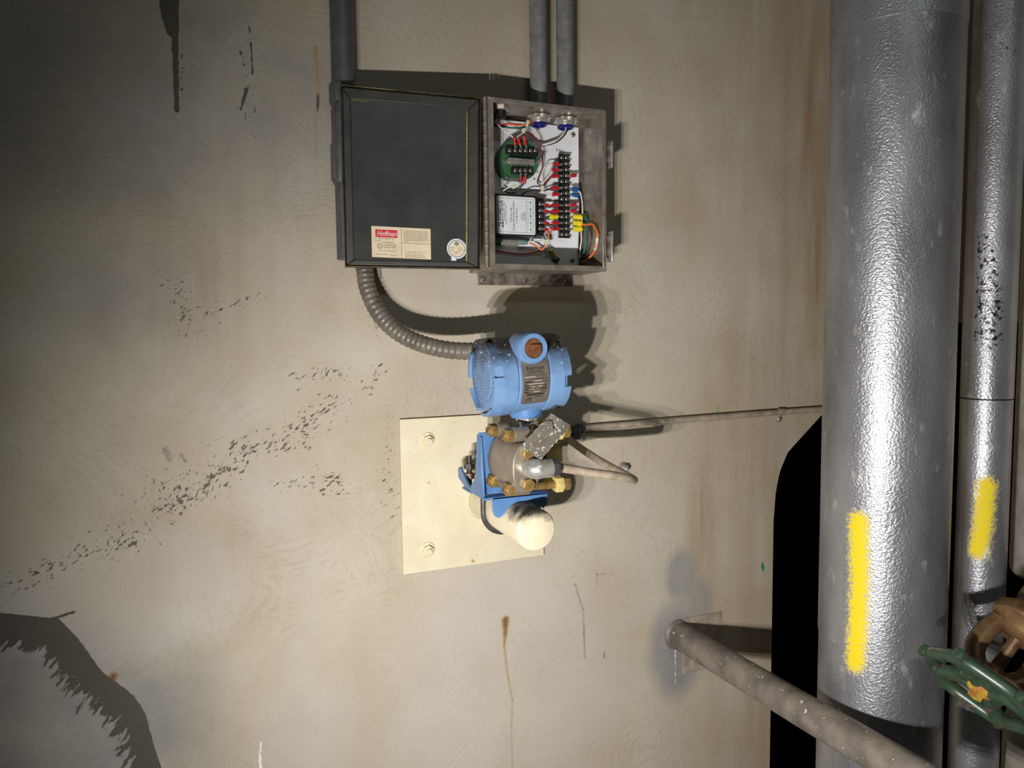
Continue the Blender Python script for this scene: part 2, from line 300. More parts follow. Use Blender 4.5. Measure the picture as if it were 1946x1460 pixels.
# ------------------------------------------------------------------ the setting
OPX = 1.0455                                                # left edge of the dark opening in the wall
def zopen(x):                                               # lower edge of the wall above the opening (relative to camera height)
    pts = [(1.0455, -.40), (1.0465, -.365), (1.051, -.330), (1.060, -.295), (1.0792, -.2578), (1.172, -.1824), (1.30, -.08), (1.42, .0), (3, .0)]
    return np.interp(x, [p[0] for p in pts], [p[1] for p in pts])
ZLO, ZHI = -ZC, 1.25
def build_wall():
    xs = np.concatenate([np.linspace(-2.4, -.50, 12)[:-1], np.arange(-.50, OPX, .003), [OPX]])
    zs = np.concatenate([np.linspace(ZLO, -1.0, 6)[:-1], np.arange(-1.0, .62, .003), np.linspace(.62, ZHI, 8)])
    gx, gz = np.meshgrid(xs, zs); V = [np.stack([gx.ravel(), np.zeros(gx.size), gz.ravel()], 1)]
    def quads(nx, nz, b):
        i = np.arange(nx-1)[None, :]+np.arange(nz-1)[:, None]*nx+b; i = i.ravel(); return np.stack([i, i+1, i+1+nx, i+nx], 1)
    Fq = [quads(len(xs), len(zs), 0)]; b = gx.size
    x2 = np.concatenate([np.arange(OPX, 1.30, .004), np.linspace(1.30, 2.4, 14)]); tt = np.linspace(0, 1, 150)**1.2
    gx2 = np.tile(x2, (len(tt), 1)); zl = zopen(x2); gz2 = zl[None, :]+(ZHI-zl[None, :])*tt[:, None]
    V.append(np.stack([gx2.ravel(), np.zeros(gx2.size), gz2.ravel()], 1)); Fq.append(quads(len(x2), len(tt), b)); b += gx2.size
    # the reveal of the opening, 0.25 m deep
    rim = [(OPX, ZLO)]+[(OPX, -.40)]+[(x, zopen(x)) for x in x2]; n = len(rim)
    V.append(np.array([(x, y, z) for y in (0, .25) for x, z in rim])); i = np.arange(n-1)+b; Fq.append(np.stack([i, i+n, i+1+n, i+1], 1))
    V = np.concatenate(V); V[:, 2] += ZC; Fq = np.concatenate(Fq)
    me = bpy.data.meshes.new('wall_back'); me.vertices.add(len(V)); me.vertices.foreach_set('co', V.ravel())
    me.loops.add(Fq.size); me.loops.foreach_set('vertex_index', Fq.ravel().astype(np.int32))
    me.polygons.add(len(Fq)); me.polygons.foreach_set('loop_start', (np.arange(len(Fq))*4).astype(np.int32)); me.update(calc_edges=True)
    me.materials.append(MT['concrete']); o = bpy.data.objects.new('wall_back', me); COL.objects.link(o)
    tag(o, 'trowelled beige concrete wall with drips, smears and a dark opening', kind='structure')
    Q = V[:, [0, 2]]
    def pl(pts): return np.array([W(x, y, 0)[[0, 2]] for x, y in pts])
    def dist(pts):                                          # distance to a polyline, and position along it
        P_ = pl(pts); best = np.full(len(Q), 9.); along = np.zeros(len(Q)); L = 0; tot = sum(np.linalg.norm(P_[i+1]-P_[i]) for i in range(len(P_)-1))
        for i in range(len(P_)-1):
            a, d = P_[i], P_[i+1]-P_[i]; ln = np.linalg.norm(d)
            near = (np.abs(Q[:, 0]-(a[0]+d[0]/2)) < ln+.15) & (np.abs(Q[:, 1]-(a[1]+d[1]/2)) < ln+.15)
            q = Q[near]; u = np.clip(((q-a)@d)/ln**2, 0, 1); dd = np.linalg.norm(q-a-u[:, None]*d, axis=1)
            idx = np.where(near)[0]; m = dd < best[idx]; best[idx[m]] = dd[m]; along[idx[m]] = (L+u[m]*ln)/tot; L += ln
        return best, along
    def blob(x, y, rx, ry):
        c_ = W(x, y, 0); k = .00088; d = np.hypot((Q[:, 0]-c_[0])/(rx*k), (Q[:, 1]-c_[2])/(ry*k)); return np.clip(1-d, 0, 1)
    A = {k: np.full(len(Q), -4.) for k in ('tar', 'splash', 'rust', 'drip', 'green', 'white', 'pit')}
    for k in ('brown', 'grey', 'pale'): A[k] = np.zeros(len(Q))
    def stroke(key, pts, w0, w1=None, soft=.003, gain=0):
        d, al = dist(pts); w = (w0+((w1 if w1 is not None else w0)-w0)*al)*.00088/2
        A[key] = np.maximum(A[key], np.clip((w-d)/soft, -4, 1.2)+gain*(1-al))
    # tar smear, lower left
    stroke('tar', [(-60, 1186), (0, 1189), (60, 1194), (98, 1198), (128, 1228), (152, 1260), (176, 1292), (208, 1314), (238, 1336), (258, 1366), (271, 1415), (288, 1462), (300, 1500)], 40, 28)
    stroke('tar', [(-60, 1196), (20, 1196), (90, 1198)], 30); stroke('tar', [(95, 1178), (140, 1164)], 5)
    d, al = dist([(-60, 1210), (50, 1214), (94, 1218), (118, 1258), (140, 1290), (170, 1320), (208, 1345), (236, 1375), (250, 1420), (268, 1470)]); A['splash'] = np.clip(.90-d/.060, -4, .9)
    # dark run at the top, left
    stroke('tar', [(316, -40), (318, 30), (326, 62)], 28, 14); stroke('tar', [(333, 0), (333, 90), (336, 210)], 12, 7)
    stroke('tar', [(474, 50), (480, 140)], 3, 4); stroke('tar', [(483, 182), (486, 240)], 3, 3); stroke('tar', [(487, 275), (490, 345)], 1.6)
    stroke('tar', [(468, 170), (460, 200), (450, 225)], 7, 1.5); stroke('tar', [(462, 200), (468, 230)], 2.5, 1.5); stroke('tar', [(457, 100), (462, 110)], 6, 2)
    stroke('tar', [(604, 180), (604, 212)], 5, 3)
    for x0, y0, x1, y1 in ((345, 80, 345, 180), (458, 95, 470, 165), (480, 245, 485, 280)):
        d, al = dist([(x0, y0), (x1, y1)]); A['pit'] = np.maximum(A['pit'], np.clip(.62-d/.012, -4, .62))
    for pts, w, g in (([(320, 960), (380, 930), (430, 880), (480, 855), (560, 850)], .030, .60), ([(330, 940), (430, 900), (520, 840), (600, 800), (640, 760)], .045, .56), ([(560, 720), (640, 705), (700, 745), (720, 700)], .03, .57),
                      ([(20, 1110), (90, 1085), (150, 1050), (250, 1030)], .04, .57), ([(520, 920), (640, 915)], .03, .56), ([(340, 540), (360, 620)], .03, .55), ([(380, 600), (500, 560)], .03, .54), ([(640, 690), (735, 780), (742, 960)], .03, .50), ([(700, 560), (716, 640)], .012, .56)):
        d, al = dist(pts); A['pit'] = np.maximum(A['pit'], g-.015-np.clip(d/(w*1.6), 0, 5)*.35)
    stroke('drip', [(0, 760), (60, 730), (130, 690), (180, 645), (240, 628)], 1.2, 1.0); stroke('drip', [(1190, 820), (1250, 822), (1290, 830), (1328, 815)], 1.6)
    stroke('drip', [(1092, 1108), (1108, 1160), (1112, 1252)], 5, 5, .004); stroke('drip', [(1135, 1090), (1137, 1158)], 4, 2); stroke('drip', [(722, 510), (725, 530)], 6, 5)
    stroke('drip', [(1365, 552), (1378, 543)], 3); stroke('drip', [(1128, 1092), (1165, 1092)], 3); stroke('drip', [(1148, 1242), (1149, 1250)], 6, 5)
    stroke('drip', [(314, 856), (324, 876)], 14, 8, .012, 0); stroke('drip', [(345, 865), (355, 880)], 8, 5, .006)
    for i in range(150):
        x, y = rng.uniform(20, 1440), rng.uniform(430, 1440); stroke('drip', [(x, y), (x+rng.uniform(-2, 2), y+rng.uniform(0, 3))], rng.uniform(1.2, 2.6))
    # rust
    stroke('rust', [(600, 90), (601, 108), (603, 150), (606, 190), (600, 230), (601, 300)], 6, 3, .003, .25); stroke('rust', [(603, 108), (613, 130), (608, 165)], 2.5)
    stroke('rust', [(961, 1178), (960, 1205), (958, 1230)], 10, 6, .003, 1.4); stroke('rust', [(958, 1225), (964, 1280), (974, 1330), (972, 1390), (974, 1480)], 5, 2.5, .003, .3)
    stroke('rust', [(215, 1286), (216, 1296)], 10, 10, .003, 1.2)
    stroke('white', [(497, 1400), (494, 1430), (496, 1480)], 2, 7, .002); stroke('white', [(1283, 1228), (1283, 1300)], 3.5, 2.5, .002)
    stroke('green', [(1367, 770), (1364, 784)], 2, 4, .002); stroke('green', [(1449, 1075), (1451, 1084)], 12, 8, .004)
    # large discolourations
    X_ = Q[:, 0]; Z_ = Q[:, 1]
    A['brown'] = np.maximum.reduce([blob(410, 560, 190, 190)*.55, blob(480, 430, 300, 260)*.3, blob(700, 880, 400, 200)*.22, .5*np.clip((X_-.76)/.3, 0, 1)+0*Z_, blob(1335, 1000, 60, 330)*.9, blob(1350, 850, 70, 300)*.6, np.clip(blob(1560, 320, 120, 700)*1.6, 0, .95), blob(360, 1040, 170, 110)*.5])
    A['grey'] = np.maximum.reduce([np.clip(blob(1285, 1235, 85, 130)*2, 0, .85), np.clip(blob(1295, 1095, 50, 75)*1.6, 0, .7), np.clip(blob(1320, 1150, 60, 80)*1.5, 0, .6), np.clip(blob(60, 1420, 330, 230)*1.6, 0, .65), np.clip(blob(330, 200, 420, 220), 0, .4), blob(240, 560, 160, 160)*.5])
    A['pale'] = np.maximum.reduce([np.clip(blob(960, 1310, 300, 330)*1.2, 0, .45), np.clip(blob(250, 1130, 220, 130)*1.2, 0, .35), blob(600, 1400, 120, 200)*.4])
    for k, v in A.items():
        at = me.attributes.new(k, 'FLOAT', 'POINT'); at.data.foreach_set('value', v.astype(np.float32))
    me.shade_flat()
    return o
wall = build_wall()
for nm, args, m, lb in (('floor', (-2.4, 2.4, -.25, 3.2, ZLO-.1, ZLO), 'floor', 'grey concrete floor of the room'), ('ceiling', (-2.4, 2.4, 0, 3.2, ZHI, ZHI+.1), 'concrete_plain', 'plain concrete ceiling of the room'),
                        ('wall_left', (-2.5, -2.4, 0, 3.2, ZLO, ZHI), 'concrete_plain', 'plain concrete wall at the left end of the room'), ('wall_right', (2.4, 2.5, 0, 3.2, ZLO, ZHI), 'concrete_plain', 'plain concrete wall at the right end of the room'),
                        ('wall_front', (-2.4, 2.4, 3.2, 3.3, ZLO, ZHI), 'concrete_plain', 'plain concrete wall behind the viewer')):
    tag(obj(nm, MB().span(*args), m), lb, kind='structure')
# ------------------------------------------------------------------ aluminium-clad pipes
def hang(px, py): r = ray(px, py); return math.atan2(r[0], r[1])
def pipe_fit(l, r, py, dist): a, b = hang(l, py), hang(r, py); R = dist*math.sin((b-a)/2); m = (a+b)/2; return np.array([dist*math.sin(m), -DC+dist*math.cos(m)]), R
def raycyl(px, py, c, R):
    r = ray(px, py); d = r[:2]; o = CAM[:2]-c; A_, B_, C_ = d@d, 2*o@d, o@o-R*R; s_ = (-B_-math.sqrt(max(B_*B_-4*A_*C_, 0)))/(2*A_); return CAM+r*s_
def jacket(name, c, R, z0, z1, parent, paint=(), scuff=()):
    n = 96; zs = np.linspace(z0, z1, max(2, int((z1-z0)/.006))); a = np.linspace(0, 2*math.pi, n, endpoint=False)
    rr = [(z0, R-.004)]+[(z, R) for z in zs]+[(z1, R-.004)]
    mb = MB(); mb.rings([[(c[0]+r_*math.cos(t_), c[1]+r_*math.sin(t_), z) for t_ in a] for z, r_ in rr])
    o = obj(name, mb, 'alu', parent, smooth=60); V = np.array(mb.v); th = np.arctan2(V[:, 1]-c[1], V[:, 0]-c[0])
    def cap(pts, w, soft):
        best = np.full(len(V), -9.)
        P_ = [raycyl(x, y, c, R) for x, y in pts]; P2 = [np.array([math.atan2(p[1]-c[1], p[0]-c[0])*R, p[2]]) for p in P_]; q = np.stack([th*R, V[:, 2]], 1)
        for i in range(len(P2)-1):
            d = P2[i+1]-P2[i]; u = np.clip(((q-P2[i])@d)/(d@d), 0, 1); best = np.maximum(best, (w-np.linalg.norm(q-P2[i]-u[:, None]*d, axis=1))/soft)
        return np.clip(best, -4, 4)
    for key, lst, df in (('paint', paint, -4.), ('scuff', scuff, -1.)):
        v = np.full(len(V), df)
        for p in lst: v = np.maximum(v, cap(*p))
        at = o.data.attributes.new(key, 'FLOAT', 'POINT'); at.data.foreach_set('value', np.clip(v, -4, 4 if key == 'paint' else .52).astype(np.float32))
    return o
c1, R1 = pipe_fit(1565, 1815, 730, 1.245); c2, R2 = pipe_fit(1825, 1928, 730, 1.40)
zs1 = raycyl(1690, 24, c1, R1)[2]; zs2 = raycyl(1690, 1245, c1, R1)[2]
pa = [([(1631, 990), (1632, 1100), (1630, 1180), (1624, 1262)], .0135, .011)]
p1 = thing('insulated_pipe', (c1[0], c1[1], 0), 'thick aluminium-clad vertical pipe nearest the wall opening, with long yellow paint stripe', 'pipe', 'aluminium-clad pipes')
jacket('jacket_section', c1, R1, 0, zs2, p1, pa); jacket('jacket_section', c1, R1+.0012, zs2-.004, zs1, p1, pa); jacket('jacket_section', c1, R1+.0024, zs1-.004, ZC+ZHI, p1)
zs3 = raycyl(1870, 760, c2, R2)[2]
p2 = thing('insulated_pipe', (c2[0], c2[1], 0), 'slimmer aluminium-clad vertical pipe with short yellow paint dab and black scuffs', 'pipe', 'aluminium-clad pipes')
jacket('jacket_section', c2, R2, 0, zs3-.001, p2, [([(1876, 925), (1868, 1000), (1858, 1045)], .014, .012)])
jacket('jacket_section', c2, R2+.0003, zs3+.001, ZC+ZHI, p2, (), [([(1860, 470), (1880, 560), (1878, 640)], .026, .014), ([(1872, 60), (1900, 85), (1935, 105)], .006, .006)])
a3 = hang(1931, 730); R3, r3 = .10, 1.50; m3 = a3+math.asin(R3/r3); c3 = np.array([r3*math.sin(m3), -DC+r3*math.cos(m3)])
p3 = thing('insulated_pipe', (c3[0], c3[1], 0), 'pale dusty clad pipe at the far right edge behind the bronze valve', 'pipe', 'aluminium-clad pipes')
zv = raycyl(1943, 1104, c3, R3)[2]; zv2 = raycyl(1935, 1390, c3, R3)[2]
obj('jacket_section', MB().lathe((c3[0], c3[1], zv), ZW, [(0, R3-.008), (.003, R3-.002), (.01, R3), (ZC+ZHI-zv, R3)], 72), 'alu_pale', p3)
obj('jacket_section', MB().lathe((c3[0], c3[1], 0), ZW, [(0, R3), (zv2-.01, R3), (zv2, R3-.004)], 72), 'alu_pale', p3)
obj('inner_pipe', MB().cyl((c3[0], c3[1], zv2-.02), (c3[0], c3[1], zv+.02), .045, 32), 'bronze', p3)
# ------------------------------------------------------------------ conduits
def conduit(cx, dep, r, zbot, mat, label, inside=True):
    o = thing('conduit', (cx, -dep, ZC+zbot), label, 'conduit', 'vertical conduits above the enclosure')
    obj('pipe', MB().cyl((cx, -dep, ZC+zbot), (cx, -dep, ZC+ZHI), r, 32), mat, o)
    return o
BX0, BX1, BZ0, BZ1, BD = .4022, .6075, .0905, .3475, .093
cdep = .036
for cx, lb in ((.5145, 'grey vertical conduit entering the steel box nearer its hinge'), (.5628, 'rightmost grey vertical conduit entering the steel box')):
    o = conduit(cx, cdep, .0142, BZ1+.001, 'conduit', lb)
    mb = MB(); n = 16                                        # toothed lock nut under the top of the box
    ring = []
    for i in range(n*2):
        a = 2*math.pi*i/(n*2); r_ = .0205 if (i//2) % 2 == 0 else .0178; ring.append((r_*math.cos(a), r_*math.sin(a)))
    zt = ZC+BZ1-.0035
    mb.rings([[(cx+x, -cdep+y, z) for x, y in ring] for z in (zt, zt-.0055)])
    obj('lock_nut', mb, 'zinc', o)
    obj('threaded_end', MB().lathe((cx, -cdep, zt-.0055), -ZW, [(0, .0142), (.002, .0146), (.003, .0138), (.0045, .0142), (.006, .0136)], 32), 'zinc', o)
    obj('bushing', MB().lathe((cx, -cdep, zt-.0115), -ZW, [(0, .0135), (.0035, .0135), (.0045, .012), (.0045, .0098), (.001, .0095)], 32), 'navy_plastic', o)
lc = conduit(.2008, .030, .0172, .352, 'conduit_dark', 'thick dark grey conduit above the open enclosure door')
# conduit body behind the door and the flexible conduit
cb = thing('conduit_fitting', (.197, -.03, ZC+.2), 'grey conduit fitting half hidden behind the open door edge', 'conduit fitting')
obj('hub', MB().lathe((.2008, -.030, ZC+.362), -ZW, [(0, .0185), (.004, .0215), (.030, .0215), (.036, .018)], 8), 'conduit_dark', cb, .001)
obj('body', MB().span(.1835, .219, .010, .052, .215, .332), 'conduit_dark', cb, .006)
obj('cover', MB().span(.181, .1845, .016, .046, .222, .275), 'conduit_dark', cb, .001)
obj('outlet', MB().cyl((.2008, -.03, ZC+.22), (.2008, -.03, ZC+.105), .0165, 24), 'conduit_dark', cb)
fx = [np.array([.2065, -.030, ZC+.118]), W(690, 505, .032), W(699, 550, .038), W(722, 598, .050), W(757, 632, .066), W(800, 653, .085), W(850, 665, .107), W(905, 668, .128), W(950, 668, .142), np.array([.4087, -.155, ZC-.045])]
pts = catmull(fx, 34); nn = len(pts)
fc = obj('flexible_conduit', MB().tube(pts, .013, 18, 0, lambda i: .0128+.0006*math.cos(i*2*math.pi/7.0)), 'flex', smooth=70)
tag(fc, 'ribbed grey-brown flexible conduit curving from behind the door to the blue housing', 'flexible conduit')
# ------------------------------------------------------------------ enclosure
en = thing('steel_enclosure', ((BX0+BX1)/2, 0, ZC+BZ0), 'worn stainless steel wiring box with its door swung open to the left', 'enclosure')
th = .0018; mb = MB()
mb.span(BX0, BX1, .002, .002+th, BZ0, BZ1); mb.span(BX0, BX1, .002, BD-.002, BZ1-th, BZ1); mb.span(BX0, BX1, .002, BD-.002, BZ0, BZ0+th)
mb.span(BX0, BX0+th, .002, BD-.002, BZ0+th, BZ1-th); mb.span(BX1-th, BX1, .002, BD-.002, BZ0+th, BZ1-th)
obj('box_body', mb, 'steel', en, .0006)
mb = MB(); oc = [(BX0, BZ0), (BX1, BZ0), (BX1, BZ1), (BX0, BZ1)]; ic = [(BX0+.0112, BZ0+.0085), (BX1-.0065, BZ0+.0085), (BX1-.0065, BZ1-.0070), (BX0+.0112, BZ1-.0070)]
for i in range(4): j = (i+1) % 4; mb.prism([(x, -(BD+.0004), z+ZC) for x, z in (oc[i], oc[j], ic[j], ic[i])], -YW*.0022)
obj('front_lip', mb, 'steel', en, .0006)
PD = .013
pn = obj('back_panel', MB().span(BX0+.006, .5995, PD-.002, PD, BZ0+.006, .3392), 'white_panel', en, .0005)
mb = MB(); mb.text('TB1', W(1055, 289, PD)+YW*.0003, XW, ZW, .0074, fit=.0150)
obj('panel_lettering', mb, 'black_print', pn, flat=True)
mb = MB(); gq = W(1037, 482, PD)+YW*.0003
for dx, dz, hx, hz in ((0, 0, .0003, .005), (0, -.0052, .0062, .0003), (0, -.0072, .0036, .0003), (0, -.0092, .0016, .0003)): mb.box(gq+XW*dx+ZW*dz, (hx, .0001, hz))
obj('ground_symbol', mb, 'black_print', pn, flat=True)
def screw_mb(p, ax, r=.0035, h=.002):
    m = MB(); m.lathe(p, ax, [(0, r), (h*.6, r), (h, r*.7)], 16)
    u, w = frame(nrm(ax)); m.box(np.asarray(p)+np.asarray(ax)*h*.98, (r*.75, r*.13, .0003), [u, w, ax], 1); m.box(np.asarray(p)+np.asarray(ax)*h*.98, (r*.13, r*.75, .0003), [u, w, ax], 1); return m
for px, py in ((1088.5, 256.5), (1087, 495)):
    obj('panel_screw', screw_mb(W(px, py, PD), YW, .0042, .003), ['screw', 'black_print'], en)
obj('ground_stud', MB().lathe(W(1055.5, 494.5, PD), YW, [(0, .006), (.004, .006), (.004, .0032), (.012, .0032)], 6), 'nut_grey', en)
ft = obj('mounting_foot', MB().span(.4165, .5915, .0005, .0032, .0715, BZ0+.002), 'steel_dirty', en, .001)
for px, py in ((918.5, 533), (998, 534), (1077, 536)):
    obj('foot_screw', screw_mb(W(px, py, .0032), YW, .0048, .003), ['steel_dirty' if px > 930 else 'screw', 'dark_print'], ft)
for y0, y1 in ((268, 318), (438, 496)):
    zt_, zb_ = W(1163, y0, .083)[2], W(1163, y1, .083)[2]
    l = obj('latch', MB().box((BX1+.0055, -.080, (zt_+zb_)/2), (.0055, .006, (zt_-zb_)*.32)), 'steel_dirty', en, .0008)
    obj('latch_lever', MB().box((BX1+.0125, -.084, (zt_+zb_)/2-.002), (.0018, .0075, (zt_-zb_)/2)), 'zinc', l, .0010)
# plug in the top of the box
pg = thing('conduit_plug', W(962, 212, .045), 'black knockout plug with bright lock nut in the box top, left corner', 'plug')
obj('lock_nut', MB().lathe((.4415, -.052, ZC+BZ1-.002), -ZW, [(0, .0125), (.004, .0125), (.0045, .009)], 8), 'zinc', pg)
obj('plug_stem', MB().lathe((.4415, -.052, ZC+BZ1-.0065), -ZW, [(0, .0088), (.010, .0088), (.012, .006)], 20), 'black_plastic', pg)
obj('plug_head', MB().lathe((.462, -.045, ZC+BZ1), ZW, [(0, .009), (.006, .0085), (.010, .005), (.0105, .001)], 20), 'steel_dirty', pg)
# hinge
HX, HD = BX0-.0042, BD+.004
hg = obj('hinge', MB().cyl((HX, -HD, ZC+BZ0+.001), (HX, -HD, ZC+BZ1-.002), .0019, 12), 'steel_dirty', en)
k0 = None; kn = 14; kl = (BZ1-BZ0-.004)/kn
for i in range(kn):
    z = ZC+BZ0+.001+kl*i; p_ = (HX, -HD, z+kl/2)
    if k0 is None: k0 = obj('knuckle', MB().cyl((HX, -HD, z+.0006), (HX, -HD, z+kl-.0006), .0034, 14), 'steel', hg)
    else: again(k0, p_, hg)
obj('hinge_leaf', MB().span(HX, BX0+.001, BD, BD+.0016, BZ0+.001, BZ1-.002), 'steel', hg)
# door: a shallow tray opened a little past flat
DTL, DTR, DBR, DBL = W(646.5, 159.5, .060), W(915, 184.5, .0975), W(913.5, 512, .0975), W(655.5, 507.5, .060)
DO = (DTL+DTR+DBR+DBL)/4; DU = nrm((DTR+DBR)-(DTL+DBL)); DV = nrm((DBL+DBR)-(DTL+DTR)); DN = nrm(np.cross(DU, DV)); DN = DN if DN[1] < 0 else -DN
def dq(u, v):                                               # bilinear on the door quad
    return DTL*(1-u)*(1-v)+DTR*u*(1-v)+DBR*u*v+DBL*(1-u)*v
def dpx(px, py, h=0): return plane(px, py, DO+DN*h, DN)
def quad_slab(m, q, t0, t1, mi=0): m.prism([p+DN*t0 for p in q], DN*(t1-t0), mi)
LIPH = .010
mb = MB(); C4 = [DTL, DTR, DBR, DBL]; quad_slab(mb, C4, -LIPH-.0018, -LIPH)
e = .0016/.205
quad_slab(mb, [dq(0, 0), dq(1, 0), dq(1, e), dq(0, e)], -LIPH, 0); quad_slab(mb, [dq(0, 1-e), dq(1, 1-e), dq(1, 1), dq(0, 1)], -LIPH, 0)
quad_slab(mb, [dq(0, 0), dq(e, 0), dq(e, 1), dq(0, 1)], -LIPH, 0); quad_slab(mb, [dq(1-e, 0), dq(1, 0), dq(1, 1), dq(1-e, 1)], -LIPH, 0)
dr_ = obj('door', mb, 'bronze_edge', en, .0005)
def framed(u0, v0, u1, v1, i0, j0, i1, j1, t0, t1):
    m = MB(); A_ = [dq(u0, v0), dq(u1, v0), dq(u1, v1), dq(u0, v1)]; B_ = [dq(i0, j0), dq(i1, j0), dq(i1, j1), dq(i0, j1)]
    for i in range(4): j = (i+1) % 4; quad_slab(m, [A_[i], A_[j], B_[j], B_[i]], t0, t1)
    return m
obj('gasket', framed(.012, .010, .985, .988, .070, .072, .905, .955, -LIPH, -.0035), 'gasket', dr_, .002)
m_ = MB(); quad_slab(m_, [dq(.069, .071), dq(.906, .071), dq(.906, .956), dq(.069, .956)], -LIPH, -.0052); obj('inner_panel', m_, 'door_in', dr_)
IH_ = -.0052
m_ = MB(); q = [dq(.893, .09), dq(.9005, .09), dq(.9005, .953), dq(.891, .953)]; quad_slab(m_, q, IH_, IH_+.0008); obj('glue_line', m_, 'glue', dr_)
m_ = MB(); q = [dq(.075, .073), dq(.20, .073), dq(.20, .076), dq(.075, .076)]; quad_slab(m_, q, IH_, IH_+.0008); obj('glue_line', m_, 'glue', dr_)
def sheet(m, corners, t, mi): m.add([c_+DN*(IH_+t) for c_ in corners], [(0, 1, 2, 3)], mi)
# rating sticker
SO = dpx(705.5, 429.5, IH_); SR = dpx(818, 435.3, IH_); SB = dpx(707, 488.5, IH_)
su, sv = SR-SO, SB-SO; sU, sV = nrm(su), -nrm(sv); sw_, sh_ = np.linalg.norm(su), np.linalg.norm(sv)
def sp(u, v, h=.0003): return SO+su*u+sv*v+DN*h
mb = MB(); mb.prism([sp(0, 0, 0), sp(1, 0, 0), sp(1, 1, 0), sp(0, 1, 0)], DN*.0003, 0)
def srect(u0, v0, u1, v1, mi, h=.0004): mb.add([sp(u0, v0, h), sp(u1, v0, h), sp(u1, v1, h), sp(u0, v1, h)], [(0, 1, 2, 3)], mi)
srect(.065, .10, .435, .35, 1); srect(.497, .0, .503, 1, 2); srect(.503, .495, 1, .507, 2)
mb.text('Hoffman', sp(.085, .30, .0006), sU, sV, sh_*.23, 3, fit=sw_*.32, shear=.35)
mb.text('ENCLOSURES INC', sp(.12, .405, .0005), sU, sV, sh_*.05, 2, fit=sw_*.27)
mb.text('CAT NO.', sp(.04, .475, .0005), sU, sV, sh_*.055, 2); mb.text('A-1008CHNFSS', sp(.17, .535, .0005), sU, sV, sh_*.062, 2, fit=sw_*.20)
mb.text('UNDERWRITERS', sp(.19, .615, .0005), sU, sV, sh_*.062, 2, fit=sw_*.22); mb.text('LABORATORIES', sp(.19, .685, .0005), sU, sV, sh_*.062, 2, fit=sw_*.21)
for i in range(20):
    a, b_ = 2*math.pi*i/20, 2*math.pi*(i+1)/20; c_ = sp(.135, .64, .0005); R_ = sh_*.085
    mb.add([c_+(sU*math.cos(x)+sV*math.sin(x))*r_ for x, r_ in ((a, R_), (b_, R_), (b_, R_*.84), (a, R_*.84))], [(0, 1, 2, 3)], 2)
mb.text('UL', sp(.105, .675, .0005), sU, sV, sh_*.10, 2, fit=sw_*.055)
mb.text('ENCLOSURE TYPE 4X & 12 & 13', sp(.11, .80, .0005), sU, sV, sh_*.05, 2, fit=sw_*.30); mb.text('MANUFACTURED', sp(.06, .92, .0005), sU, sV, sh_*.055, 2, fit=sw_*.2); mb.text('ANOKA, MN U.S.', sp(.30, .945, .0005), sU, sV, sh_*.055, 2, fit=sw_*.13)
for i, ln in enumerate(('TO MAINTAIN THE ENVIRONMENTAL RATING', 'OF THIS ENCLOSURE, INSTALL IN ANY', 'OPENINGS ONLY LISTED OR RECOGNIZED', 'CONDUIT HUBS OR FITTINGS, DEVICES', 'WITH THE SAME ENVIRONMENTAL RATING', 'AS THE ENCLOSURE IN COMPLIANCE WITH', 'THE INSTALLATION INSTRUCTIONS OF THE', 'DEVICE')):
    mb.text(ln, sp(.54, .125+i*.05, .0005), sU, sV, sh_*.048, 2, fit=sw_*(.41 if i < 7 else .07))
mb.text('C.S.A. ENCLOSURE TYPE 4, 4X, 13', sp(.54, .80, .0005), sU, sV, sh_*.05, 2, fit=sw_*.38)
for i, ln in enumerate(('IN ANY C.S.A. ENCLOSURE', 'INSTALLATION USE FITTINGS OF', 'EQUIVALENT ENVIRONMENTAL RATING')): mb.text(ln, sp(.56, .875+i*.047, .0005), sU, sV, sh_*.047, 2, fit=sw_*(.3+.03*i))
tag(obj('rating_sticker', mb, ['paper', 'red_print', 'dark_print', 'white_label'], dr_, flat=True), 'cream printed sticker with a red name block')
# round sticker
rc = dpx(868, 473, IH_); mb = MB()
def disc(r0, r1, h, mi, n=36):
    a = [2*math.pi*i/n for i in range(n)]; o_ = [rc+(sU*math.cos(x)+sV*math.sin(x))*r1+DN*h for x in a]
    if r0 == 0: mb.add(o_, [tuple(range(n))], mi)
    else: mb.add(o_+[rc+(sU*math.cos(x)+sV*math.sin(x))*r0+DN*h for x in a], [(i, (i+1) % n, (i+1) % n+n, i+n) for i in range(n)], mi)
RR = .0150
disc(0, RR, .0003, 0); disc(RR*.80, RR*.86, .0004, 1); disc(0, RR*.78, .00035, 2)
rc0 = rc; rc = rc+sV*RR*.5; disc(RR*.10, RR*.19, .0005, 1, 20); rc = rc0
mb.box(rc+sV*RR*.5+DN*.0005, (RR*.08, RR*.03, .0001), [sU, sV, DN], 1)
for tx, u, v, s_, w_ in (('ELECTRIC', -.72, .02, .15, .55), ('BOX', -.6, -.2, .15, .3), ('BOITE', .15, .02, .15, .4), ('ELECTRIQUE', .1, -.2, .15, .65), ('24813', -.3, -.45, .17, .6)):
    mb.text(tx, rc+sU*u*RR+sV*v*RR+DN*.0005, sU, sV, RR*s_*1.2, 1, fit=w_*RR)
mb.add([rc+sU*a*RR+sV*b_*RR+DN*.00045 for a, b_ in ((-.55, -.75), (-.2, -.8), (-.05, -1.2), (-.6, -1.2))], [(0, 1, 2, 3)], 0)
tag(obj('round_sticker', mb, ['white_label', 'blue_print', 'paper'], dr_, flat=True), 'round white sticker with blue print')
# clamp and seam strip on the far edge of the door
obj('door_edge_strip', MB().prism([dq(-.012, .03)-DN*.012, dq(0, .03)-DN*.012, dq(0, .93)-DN*.012, dq(-.012, .93)-DN*.012], DN*.008), 'conduit_dark', dr_, .0006)
